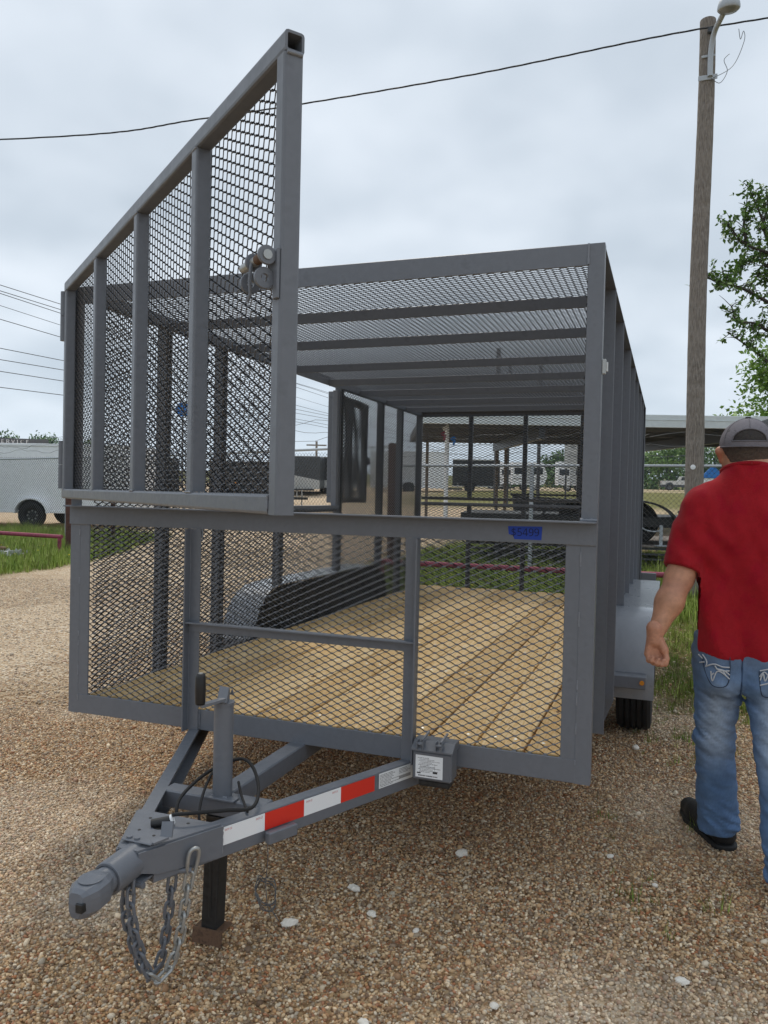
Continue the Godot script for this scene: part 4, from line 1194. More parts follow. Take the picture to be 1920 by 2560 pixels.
# a boxed cargo trailer: length along x, tongue towards +x, near side at +z
func cargo_trailer(label: String, at: Transform3D, L: float, W: float, H: float, paint: String, trim: String, axles: int, plate := 0.0, wx := -0.4) -> Node3D:
	var o := thing("cargo_trailer", label, "trailer", at, "cargo trailers parked around the lot")
	var y0 := 0.42
	var b := MB.new(); b.bx(V(-L / 2, y0, -W / 2), V(L / 2, H, W / 2), 0.05); part("body", b, paint, o)
	b = MB.new(); b.bx(V(-L / 2 - 0.01, H - 0.06, W / 2 - 0.02), V(L / 2 + 0.01, H + 0.012, W / 2 + 0.02), 0.008); part("roof_trim", b, trim, o)
	b = MB.new(); b.bx(V(-L / 2, y0 - 0.02, W / 2 - 0.02), V(L / 2, y0 + 0.05, W / 2 + 0.014), 0.005); part("bottom_trim", b, trim, o)
	var w := road_wheel(0.34, 0.21, "black_steel")
	for k in axles:
		var x := wx + (k - (axles - 1) * 0.5) * 0.86
		for s: float in [1.0, -1.0]:
			add_wheel(w, o, V(x, 0.34, s * (W / 2 + 0.06)), -PI / 2 * s)
		b = MB.new()
		var pts := []
		for j in 13:
			var a := PI * j / 12.0
			pts.push_back(V(x + 0.44 * cos(a), 0.4 + 0.4 * sin(a), 0))
		for j in 12:
			var nn: Vector3 = ((pts[j] + pts[j + 1]) * 0.5 - V(x, 0.4, 0)).normalized()
			var p: Vector3 = pts[j]; var q: Vector3 = pts[j + 1]
			var z0 := V(0, 0, W / 2 - 0.02); var z1 := V(0, 0, W / 2 + 0.19)
			b.quad(p + z0, p + z1, q + z1, q + z0, nn)
			b.quad(p + z1, q + z1, q + z1 - nn * 0.035, p + z1 - nn * 0.035, Vector3.BACK)
			b.quad(p + z0 - nn * 0.035, p + z1 - nn * 0.035, q + z1 - nn * 0.035, q + z0 - nn * 0.035, -nn)
		part("fender", b, paint, o)
		b = MB.new(); b.extrude(PackedVector2Array([Vector2(x - 0.42, 0.42), Vector2(x + 0.42, 0.42), Vector2(x + 0.36, 0.62), Vector2(x + 0.2, 0.76), Vector2(x - 0.2, 0.76), Vector2(x - 0.36, 0.62)]), V(0, 0, W / 2 + 0.001), V(0, 0, W / 2 + 0.004), Vector3.RIGHT, Vector3.UP); part("wheel_well", b, "black_steel", o)
	if plate > 0.0:
		b = MB.new(); b.extrude(PackedVector2Array([Vector2(-W / 2, y0), Vector2(W / 2, y0), Vector2(W / 2, y0 + plate * 1.12), Vector2(-W / 2, y0 + plate * 0.6)]), V(L / 2 + 0.002, 0, 0), V(L / 2 + 0.01, 0, 0), Vector3.BACK, Vector3.UP); part("stone_guard", b, "tread_plate", o)
	b = MB.new()
	for s: float in [1.0, -1.0]:
		b.bar(V(L / 2 - 0.1, y0 - 0.03, s * W * 0.36), V(L / 2 + 1.0, y0 - 0.03, 0), 0.06, 0.1)
	part("tongue", b, "black_steel", o)
	b = MB.new(); b.cyl(V(L / 2 + 0.75, 0, 0), V(L / 2 + 0.75, 0.75, 0), 0.03, 10); part("jack", b, "galv", o)
	b = MB.new(); b.box(Transform3D(Basis(Vector3.BACK, PI / 4), V(-0.4, 1.0, W / 2 + 0.002)), V(0.07, 0.07, 0.006)); part("marker", b, "amber", o)
	w.free()
	return o

func chain_link(parent: Node3D, p0: Vector3, p1: Vector3, h: float, cell := 0.071, base := 0.05) -> void:
	# zigzag wires woven side by side between p0 and p1
	var along := V(p1.x - p0.x, 0, p1.z - p0.z)
	var len := along.length()
	along /= len
	var out := along.cross(Vector3.UP)
	var v := PackedVector3Array(); var n := PackedVector3Array(); var ix := PackedInt32Array()
	var hw := cell / 2.0
	var cols := int(len / hw); var rows := int((h - base) / hw)
	var r := 0.003
	for k in cols:
		for j in rows + 1:
			var sd := (j + k) % 2
			var p := p0 + along * (hw * (k + sd)) + V(0, base + hw * j, 0) + out * (0.002 * (1.0 if sd else -1.0))
			for q in 3:
				var a := TAU * q / 3.0
				var d := along * cos(a) + out * sin(a)
				v.push_back(p + d * r); n.push_back(d)
			if j < rows:
				var s := (k * (rows + 1) + j) * 3
				for q in 3:
					var q2 := (q + 1) % 3
					ix.append_array([s + q, s + 3 + q2, s + q2, s + q, s + 3 + q, s + 3 + q2])
	# the cut ends stand up as hooks
	var arr := []
	arr.resize(Mesh.ARRAY_MAX)
	arr[Mesh.ARRAY_VERTEX] = v; arr[Mesh.ARRAY_NORMAL] = n; arr[Mesh.ARRAY_INDEX] = ix
	var m := ArrayMesh.new()
	m.add_surface_from_arrays(Mesh.PRIMITIVE_TRIANGLES, arr)
	m.surface_set_material(0, M.wire)
	kind(put("chain_link_mesh", m, parent), "stuff")

func fence(label: String, pts: Array, heights: Array, posts: Array, barbed: bool) -> void:
	var o := thing("chain_link_fence", label, "fence")
	for k in pts.size() - 1:
		var p: Vector3 = pts[k]; var q: Vector3 = pts[k + 1]
		var b := MB.new()
		b.cyl(p + V(0, heights[k], 0), q + V(0, heights[k + 1], 0), 0.021, 10)
		part("top_rail", b, "galv_pipe", o)
		chain_link(o, p, q, heights[k] + 0.05)
		if barbed:
			for e in [0.16, 0.27, 0.42]:
				b = MB.new()
				var w := PackedVector3Array()
				var m := 26
				for j in m + 1:
					var t := float(j) / m
					w.push_back(p.lerp(q, t) + V(0, lerpf(heights[k], heights[k + 1], t) + e + 0.035 * sin(t * 19.0 + e * 30.0) + 0.02 * sin(t * 47.0 + e * 11.0), 0.03 * sin(t * 31.0)))
				b.tube(w, [0.0035], 5)
				part("barbed_wire", b, "wire", o)
	for p: Vector3 in posts:
		var b := MB.new(); b.cyl(V(p.x, 0, p.z), V(p.x, p.y, p.z), 0.03, 12); b.ball(V(p.x, p.y, p.z), V(0.034, 0.03, 0.034)); part("fence_post", b, "galv_pipe", o)

func pipe_rail(label: String, pts: Array, r: float, legs: Array) -> void:
	var o := thing("pipe_rail", label, "guard rail", Transform3D(), "red pipe rails along the grass")
	var b := MB.new(); b.tube(PackedVector3Array(pts), [r], 14); part("rail", b, "red_pipe", o)
	for p: Vector3 in legs:
		b = MB.new(); b.cyl(V(p.x, -0.1, p.z), V(p.x, p.y - r * 0.7, p.z), r * 0.95, 12); part("rail_post", b, "red_pipe", o)

func background() -> void:
	var b: MB
	fence("long chain link fence with strands of barbed wire in front of the white cargo trailer", [V(-22.0, 0, -12.9), V(-13.18, 0, -11.36), V(-8.0, 0, -10.2), V(-2.62, 0, -8.3)], [1.76, 1.74, 1.8, 1.9], [V(-16.5, 1.8, -11.9), V(-10.8, 1.8, -10.82), V(-6.2, 1.95, -9.5)], true)
	fence("lower chain link fence that runs behind the utility pole, ahead of the black flatbed trailer", [V(-2.5, 0, -8.3), V(0.97, 0, -9.05), V(7.5, 0, -10.4)], [1.62, 1.67, 1.74], [V(-0.6, 1.66, -8.72), V(2.2, 1.74, -9.3), V(4.6, 1.74, -9.8)], true)
	# rusty pipe posts
	for e in [[V(-9.15, 1.15, -9.05), 0.06, "brown rusty pipe post in the grass beside the end of the red rail"], [V(-2.56, 1.93, -8.25), 0.058, "tall brown rusty pipe post where the two chain link fences meet"], [V(-9.9, 1.0, -11.2), 0.05, "short brown pipe post by the fence behind the open gate"]]:
		b = MB.new(); b.cyl(V(e[0].x, -0.1, e[0].z), e[0], e[1], 18); b.cyl(e[0], e[0] + V(0, 0.015, 0), e[1] * 1.04, 18)
		tag(part("pipe_post", b, "rust_pipe"), e[2], "post", "brown pipe posts")
	pipe_rail("red pipe rail ending in a leg on the grass near the white cargo trailer", [V(-15.5, 0.4, -8.15), V(-12.0, 0.36, -8.3), V(-8.74, 0.315, -8.42)], 0.036, [V(-8.79, 0.315, -8.42), V(-12.0, 0.36, -8.3), V(-15.0, 0.4, -8.17)])
	pipe_rail("faded red pipe rail in the grass seen through the rear gate of the caged trailer", [V(-2.2, 0.37, -6.75), V(0.06, 0.31, -7.37), V(1.26, 0.28, -7.8), V(4.2, 0.28, -8.7)], 0.036, [V(-2.15, 0.365, -6.76), V(0.5, 0.3, -7.53), V(3.4, 0.28, -8.45)])
	# litter in the grass
	for e in [[V(-9.75, 0.06, -7.3), 0.5, "shredded white plastic litter lying flat in the grass"], [V(-8.95, 0.07, -7.5), 0.9, "crumpled white plastic bag in the grass by the red rail leg"]]:
		b = MB.new()
		var q := RandomNumberGenerator.new(); q.seed = int(e[1] * 100)
		for k in 26:
			var p := V(q.randfn() * 0.13, q.randf() * 0.07 * e[1], q.randfn() * 0.07)
			b.box(Transform3D(Basis.from_euler(V(q.randf() * 3, q.randf() * 3, q.randf() * 3)), p), V(0.09, 0.004, 0.05) * q.randf_range(0.5, 1.2))
		tag(put("plastic_litter", b.mesh(M.off_white), self, Transform3D(Basis(), e[0])), e[2], "litter", "white litter in the grass")
	b = MB.new(); b.ball(V(0, 0, 0), V(0.17, 0.04, 0.08), 12, 6); b.ball(V(0.1, 0.03, 0), V(0.09, 0.04, 0.06), 12, 6)
	tag(put("rusty_scrap", b.mesh(M.rust), self, Transform3D(Basis(), V(-9.5, 0.1, -7.75))), "brown rusty scrap lying in the grass above the white litter", "scrap")
	# cargo trailers
	var face := Basis(Vector3.UP, 0.35)
	cargo_trailer("white boxed cargo trailer with black wheel parked behind the barbed wire fence", Transform3D(Basis(Vector3.UP, 0.35), V(-15.3, 0, -14.35)), 6.6, 2.1, 2.2, "white_paint", "white_paint", 1, 0.0, 0.62)
	cargo_trailer("dark grey cargo trailer with a shiny stone guard, front end towards us between the gates", Transform3D(Basis(Vector3.UP, -1.25), V(-17.3, 0.5, -36.0)), 5.0, 2.1, 2.1, "charcoal", "charcoal", 1, 0.75)
	cargo_trailer("black cargo trailer parked just behind the grey one with the stone guard", Transform3D(Basis(Vector3.UP, -1.2), V(-16.5, 0.55, -38.9)), 5.0, 2.0, 2.1, "black_steel", "charcoal", 1, 0.4)
	cargo_trailer("black cargo trailer seen only through the mesh of the open front gate", Transform3D(Basis(Vector3.UP, 0.3), V(-17.3, 0, -21.0)), 3.4, 2.0, 2.1, "black_steel", "charcoal", 2)
	cargo_trailer("low dark cargo trailer behind the fence between the gate bars", Transform3D(Basis(Vector3.UP, 0.3), V(-15.6, 0.2, -27.0)), 3.0, 1.8, 1.9, "charcoal", "charcoal", 1)
	cargo_trailer("black cargo trailer with silver corner strip far off, seen through the rear gate", Transform3D(Basis(Vector3.UP, 0.25), V(-10.6, 0.72, -47.5)), 3.0, 2.0, 2.15, "black_steel", "silver_paint", 1, 0.5)
	cargo_trailer("long white cargo trailer far off, to one side of the white pole", Transform3D(Basis(Vector3.UP, 0.3), V(-13.9, 0.6, -43.5)), 4.6, 2.0, 2.6, "white_paint", "white_paint", 2)
	# travel trailers and vans in the far lot
	var rv := [[V(-9.6, 0.8, -62.0), 2.8, 2.3], [V(-6.6, 0.8, -66.0), 2.6, 2.5], [V(-2.9, 0.8, -64.0), 3.6, 2.5], [V(-14.0, 0.8, -70.0), 4.0, 2.5]]
	var rl := ["white travel trailer beside the far black cargo trailer", "white travel trailer in the middle of the far row", "white travel trailer behind the canopy posts in the far row", "white travel trailer hidden mostly behind the far black cargo trailer"]
	for k in rv.size():
		var o := thing("travel_trailer", rl[k], "travel trailer", Transform3D(Basis(Vector3.UP, 0.25), rv[k][0]), "white travel trailers in the far lot")
		var L: float = rv[k][1]; var H: float = rv[k][2]
		b = MB.new(); b.extrude(PackedVector2Array([Vector2(-L / 2, 0.5), Vector2(L / 2 - 0.3, 0.5), Vector2(L / 2, 1.2), Vector2(L / 2 - 0.35, H), Vector2(-L / 2, H)]), V(0, 0, -1.1), V(0, 0, 1.1), Vector3.RIGHT, Vector3.UP); part("body", b, "white_paint", o)
		for x in [-L * 0.3, L * 0.22]:
			b = MB.new(); b.bx(V(x - 0.4, 1.35, 1.101), V(x + 0.4, 1.85, 1.115)); part("window", b, "window_glass", o)
		b = MB.new(); b.bx(V(-0.3, 0.6, 1.101), V(0.25, 2.1, 1.112)); part("door", b, "off_white", o)
		b = MB.new(); b.bx(V(-L / 2, 0.9, 1.101), V(L / 2 - 0.3, 1.05, 1.108)); part("stripe", b, "silver_paint", o)
		var w := road_wheel(0.34, 0.2, "silver_paint")
		add_wheel(w, o, V(-0.5, 0.34, 1.0), -PI / 2); add_wheel(w, o, V(0.4, 0.34, 1.0), -PI / 2)
		w.free()
	canopy()
	flatbed()
	pickup()
	utility_pole()
	# building with a sign
	var sv := thing("service_building", "dark building with white SERVICE lettering rising behind the white cargo trailer", "building", Transform3D(Basis(Vector3.UP, 0.75), V(-49.5, 0, -43.5)))
	b = MB.new(); b.bx(V(-9, 0.5, -8), V(5.4, 4.1, -0.5)); part("wall", b, "off_white", sv)
	b = MB.new(); b.bx(V(-9.2, 2.9, -0.49), V(5.6, 4.24, 0.1), 0.02); part("fascia", b, "service_wall", sv)
	put("sign_lettering", text("S E R V I C E", 0.36, "white_paint", 0.03), sv, Transform3D(Basis.from_scale(V(1.25, 1, 1)), V(3.0, 3.98, 0.125)))
	# white pole with rags, sign frame, far poles
	var fp := thing("marker_pole", "white pole with red and blue rags tied to its top, seen through the rear gate", "pole", Transform3D(Basis(), V(-4.1, 0, -16.8)))
	b = MB.new(); b.cyl(V(0, 0, 0), V(0, 2.85, 0), 0.055, 14); part("pole", b, "white_paint", fp)
	for e in [[V(-0.08, 2.62, 0.05), "red_pipe"], [V(-0.04, 2.75, 0.06), "white_paint"], [V(0.17, 2.5, 0.04), "blue_cloth"]]:
		b = MB.new(); b.box(Transform3D(Basis.from_euler(V(0.3, 0.5, 0.6)), e[0]), V(0.12, 0.1, 0.012)); b.box(Transform3D(Basis.from_euler(V(0.1, -0.4, -0.4)), e[0] + V(0.03, -0.1, 0)), V(0.06, 0.14, 0.01)); part("rag", b, e[1], fp)
	for e in [[V(-5.6, 0.5, -30.0), 6.5, 0.09, "dark slim pole behind the far black cargo trailer"], [V(-5.2, 0.5, -30.5), 6.0, 0.05, "thin blue grey pole next to the dark slim pole"], [V(-3.6, 0.5, -28.5), 5.5, 0.07, "dark pole in the far lot behind the gate bar"]]:
		b = MB.new(); b.cyl(Vector3.ZERO, V(0, e[1], 0), e[2], 10)
		tag(put("far_pole", b.mesh(M.charcoal), self, Transform3D(Basis(), e[0])), e[3], "pole", "slim poles in the far lot")
	var sf := thing("sign_board", "blank pale sign board on two legs under the canopy's far edge", "sign", Transform3D(Basis(Vector3.UP, 0.3), V(-2.4, 0.6, -34.0)))
	b = MB.new(); b.bx(V(-0.9, 1.5, -0.03), V(0.9, 3.1, 0.03), 0.01); part("board", b, "off_white", sf)
	for x in [-0.8, 0.8]:
		b = MB.new(); b.cyl(V(x, 0, -0.06), V(x, 3.1, -0.06), 0.04, 8); part("leg", b, "charcoal", sf)
	var bs := thing("round_sign", "round blue sign on a pole, glimpsed through the mesh of the open gate", "sign", Transform3D(Basis(Vector3.UP, 0.5), V(-26.5, 0.6, -38.0)))
	b = MB.new(); b.lathe(PackedVector2Array([Vector2(0, 0.06), Vector2(0.42, 0.06), Vector2(0.42, -0.06), Vector2(0, -0.06)]), Transform3D(Basis(), V(0, 4.9, 0)), 24); part("disc", b, "blue_cloth", bs)
	b = MB.new(); b.cyl(V(0, 0, 0), V(0, 4.5, 0), 0.06, 8); part("pole", b, "charcoal", bs)
	# blue shelter far right, dark dumpster, dump trailer by the man
	var sh := thing("shelter", "small shelter with bright blue roof far beyond the fence by the man's head", "shelter", Transform3D(Basis(), V(5.2, 0.75, -62.0)))
	for x in [-0.9, 1.3]:
		b = MB.new(); b.extrude(PackedVector2Array([Vector2(-0.9, 0), Vector2(0.9, 0), Vector2(0, 0.95)]), V(x, 1.3, -0.8), V(x, 1.3, 0.8), Vector3.RIGHT, Vector3.UP); part("roof", b, "blue_cloth", sh)
		b = MB.new(); b.bx(V(x - 0.8, 0, -0.7), V(x + 0.8, 1.29, 0.7)); part("wall", b, "white_paint", sh)
	var dm := thing("dumpster", "low black dumpster on the gravel behind the fence, under the canopy", "dumpster", Transform3D(Basis(Vector3.UP, 0.2), V(-1.9, 0, -19.8)))
	b = MB.new(); b.extrude(PackedVector2Array([Vector2(-0.95, 0.12), Vector2(0.95, 0.12), Vector2(1.05, 0.95), Vector2(-1.05, 1.05)]), V(0, 0, -0.6), V(0, 0, 0.6), Vector3.RIGHT, Vector3.UP); part("bin", b, "black_steel", dm)
	b = MB.new(); b.bx(V(-1.1, 1.06, -0.65), V(1.1, 1.1, 0.65), 0.01); part("lid", b, "rubber", dm)
	var dt := thing("dump_trailer", "tall black steel dump trailer body standing behind the man's cap", "trailer", Transform3D(Basis(Vector3.UP, 0.1), V(3.9, 0, -12.6)))
	b = MB.new(); b.bx(V(-1.02, 0.7, -2.4), V(1.1, 2.62, 0.66), 0.015); part("box", b, "black_steel", dt)
	for x in [-1.1, -0.4, 0.5]:
		b = MB.new(); b.bx(V(x - 0.05, 0.6, 0.661), V(x + 0.06, 2.66, 0.76), 0.01); part("stake", b, "black_steel", dt)
	b = MB.new(); b.bx(V(-0.74, 0.7, 0.67), V(0.3, 2.95, 0.755), 0.015); part("headboard", b, "black_steel", dt)
	for y in [2.2, 2.3]:
		b = MB.new(); b.bx(V(-0.98, y, 0.662), V(-0.86, y + 0.05, 0.668)); part("reflector", b, "white_paint", dt)
	var w2 := road_wheel(0.4, 0.24, "black_steel")
	for z in [-1.4, -0.4]:
		add_wheel(w2, dt, V(-1.05, 0.4, z), PI); add_wheel(w2, dt, V(1.1, 0.4, z))
	w2.free()
	power_lines()

func canopy() -> void:
	# flat roof on posts: front edge faces us
	var o := thing("canopy", "long flat carport canopy with a pale metal fascia on slim posts", "canopy")
	var a := V(-4.46, 0, -15.73); var along := V(8.57, 0, -3.11).normalized(); var back := V(along.z, 0, -along.x)
	if back.z > 0:
		back = -back
	var L := 14.0; var D := 8.6
	var xf := Transform3D(Basis(along, Vector3.UP, -back), a)
	var b := MB.new(); b.bx(V(0, 2.81, -0.06), V(L, 3.12, 0.0), 0.008); b.bx(V(0, 2.99, 0.0005), V(L, 3.0, 0.012)); b.v = move(b.v, xf); b.n = turn(b.n, xf); part("fascia", b, "canopy", o)
	b = MB.new(); b.bx(V(0.0, 2.78, -D), V(0.07, 3.02, -0.0605)); b.v = move(b.v, xf); b.n = turn(b.n, xf); part("end_fascia", b, "canopy_deck", o)
	for k in 24:
		b = MB.new(); b.extrude(PackedVector2Array([Vector2(0, 0), Vector2(0.05, 0), Vector2(0.09, 0.045), Vector2(0.5, 0.045), Vector2(0.54, 0), Vector2(0.58, 0), Vector2(0.58, 0.006), Vector2(0.545, 0.008), Vector2(0.505, 0.053), Vector2(0.085, 0.053), Vector2(0.045, 0.008), Vector2(0, 0.006)]), xf * V(0.075 + 0.581 * k, 2.97, -0.07), xf * V(0.075 + 0.581 * k, 2.97, -D), along, Vector3.UP); part("roof_sheet", b, "canopy_deck", o)
	for z in [-0.9, -3.4, -6.0, -8.4]:
		b = MB.new(); b.bx(V(0.08, 2.78, z - 0.06), V(L, 2.965, z + 0.06)); b.v = move(b.v, xf); b.n = turn(b.n, xf); part("purlin", b, "canopy_deck", o)
	for x in [3.0, 7.6, 11.5]:
		b = MB.new(); b.bx(V(x - 0.07, 2.5, -D), V(x + 0.07, 2.779, -0.3)); b.v = move(b.v, xf); b.n = turn(b.n, xf); part("beam", b, "charcoal", o)
	for e in [[0.6, -8.2], [2.95, -7.6], [3.35, -8.3], [5.9, -8.3], [11.4, -8.3], [11.4, -2.0]]:
		b = MB.new(); b.bx(V(e[0] - 0.05, 0, e[1] - 0.05), V(e[0] + 0.05, 2.778 if e[0] != 2.95 else 2.499, e[1] + 0.05), 0.005); b.v = move(b.v, xf); b.n = turn(b.n, xf); part("post", b, "pole_wood" if e[0] < 4.0 else "charcoal", o)

func move(a: PackedVector3Array, xf: Transform3D) -> PackedVector3Array:
	return xf * a

func turn(a: PackedVector3Array, xf: Transform3D) -> PackedVector3Array:
	return Transform3D(xf.basis, Vector3.ZERO) * a

func flatbed() -> void:
	var o := thing("flatbed_trailer", "black flatbed trailer with round fenders, its jack resting on a stack of decks", "trailer", Transform3D(Basis(Vector3.UP, 0.1), V(1.15, 0, -10.9)))
	var b := MB.new(); b.bx(V(-3.2, 0.74, -0.9), V(1.6, 0.9, 0.5), 0.01); part("frame", b, "black_steel", o)
	b = MB.new(); b.bx(V(0.22, 0.96, 0.2), V(1.7, 1.0, 0.55)); b.bx(V(0.22, 0.9, 0.3), V(1.7, 0.93, 0.5)); part("rail", b, "charcoal", o)
	for x in [-0.42, -1.3]:
		b = MB.new()
		for j in 16:
			var a0 := PI * j / 16.0; var a1 := PI * (j + 1) / 16.0
			var nn := V(cos((a0 + a1) / 2), sin((a0 + a1) / 2), 0)
			var p := V(x + 0.62 * cos(a0), 0.78 + 0.38 * sin(a0), 0.1); var q := V(x + 0.62 * cos(a1), 0.78 + 0.38 * sin(a1), 0.1)
			var z := V(0, 0, 0.5)
			b.quad(p, p + z, q + z, q, nn)
			b.quad(p - nn * 0.03, p - nn * 0.03 + z, q - nn * 0.03 + z, q - nn * 0.03, -nn)
			b.quad(p + z, q + z, q + z - nn * 0.03, p + z - nn * 0.03, Vector3.BACK)
		part("fender", b, "black_steel", o)
	var w := road_wheel(0.34, 0.2, "black_steel")
	add_wheel(w, o, V(-0.42, 0.8, 0.35), -PI / 2); add_wheel(w, o, V(-1.3, 0.8, 0.35), -PI / 2)
	w.free()
	b = MB.new(); b.bx(V(-0.08, 0.42, 0.57), V(-0.03, 0.78, 0.62), 0.004); b.bx(V(-0.14, 0.458, 0.52), V(0.04, 0.468, 0.68)); part("jack", b, "galv_pipe", o)
	b = MB.new(); b.tube(spline([V(-0.4, 0.78, 0.55), V(-0.28, 0.7, 0.57), V(-0.15, 0.68, 0.58), V(-0.06, 0.7, 0.59)], 6), [0.012], 6); part("hose", b, "galv_pipe", o)
	b = MB.new(); b.bx(V(-0.42, 0.83, 0.5005), V(-0.37, 0.87, 0.506)); part("reflector", b, "white_paint", o)
	var dk := thing("deck_stack", "stack of weathered grey plank decks on black rails under the flatbed trailer", "stack", Transform3D(Basis(Vector3.UP, 0.1), V(1.15, 0, -10.5)))
	for k in 14:
		b = MB.new(); b.bx(V(-3.0, 0.43, -2.4 + 0.19 * k), V(2.2, 0.457, -2.22 + 0.19 * k), 0.004); part("plank", b, "pole_wood", dk)
	for y in [0.395, 0.31, 0.23]:
		b = MB.new(); b.bx(V(-3.0, y, 0.16), V(2.2, y + 0.03, 0.23), 0.003); part("rail", b, "charcoal", dk)
	for x in [-2.6, -0.6, 1.4]:
		b = MB.new(); b.bx(V(x, 0, -2.3), V(x + 0.15, 0.394, 0.15)); part("block", b, "black_steel", dk)

func pickup() -> void:
	var o := thing("pickup_truck", "silver and grey pickup truck parked far off in front of the trees", "pickup truck", Transform3D(Basis(Vector3.UP, 0.08), V(2.9, height(2.0, -104.0), -104.5)))
	var side := PackedVector2Array([Vector2(-2.75, 0.62), Vector2(-2.75, 1.22), Vector2(-0.7, 1.24), Vector2(-0.45, 1.78), Vector2(0.75, 1.8), Vector2(1.45, 1.28), Vector2(2.65, 1.12), Vector2(2.8, 0.62)])
	var b := MB.new(); b.extrude(side, V(0, 0, -0.92), V(0, 0, 0.92), Vector3.RIGHT, Vector3.UP); part("body", b, "silver_paint", o)
	b = MB.new(); b.bx(V(-2.8, 0.42, 0.9205), V(2.82, 0.72, 0.95), 0.02); part("cladding", b, "charcoal", o)
	b = MB.new(); b.extrude(PackedVector2Array([Vector2(-0.4, 1.28), Vector2(-0.25, 1.7), Vector2(0.7, 1.7), Vector2(1.2, 1.28)]), V(0, 0, 0.921), V(0, 0, 0.93), Vector3.RIGHT, Vector3.UP); part("window", b, "window_glass", o)
	b = MB.new(); b.bx(V(-2.92, 0.5, -0.9), V(-2.76, 0.7, 0.9), 0.02); part("bumper", b, "charcoal", o)
	for x in [-1.72, 1.75]:
		b = MB.new(); b.lathe(PackedVector2Array([Vector2(0, 0.01), Vector2(0.52, 0.01), Vector2(0.52, -0.01), Vector2(0, -0.01)]), Transform3D(Basis(), V(x, 0.5, 0.955)), 24); part("wheel_arch", b, "charcoal", o)
	var w := road_wheel(0.4, 0.25, "chrome")
	for x in [-1.72, 1.75]:
		add_wheel(w, o, V(x, 0.4, 0.9), -PI / 2); add_wheel(w, o, V(x, 0.4, -0.9), PI / 2)
	w.free()
	b = MB.new(); b.bx(V(-2.76, 0.9, 0.8), V(-2.74, 1.15, 0.925)); part("tail_lamp", b, "lamp_red", o)

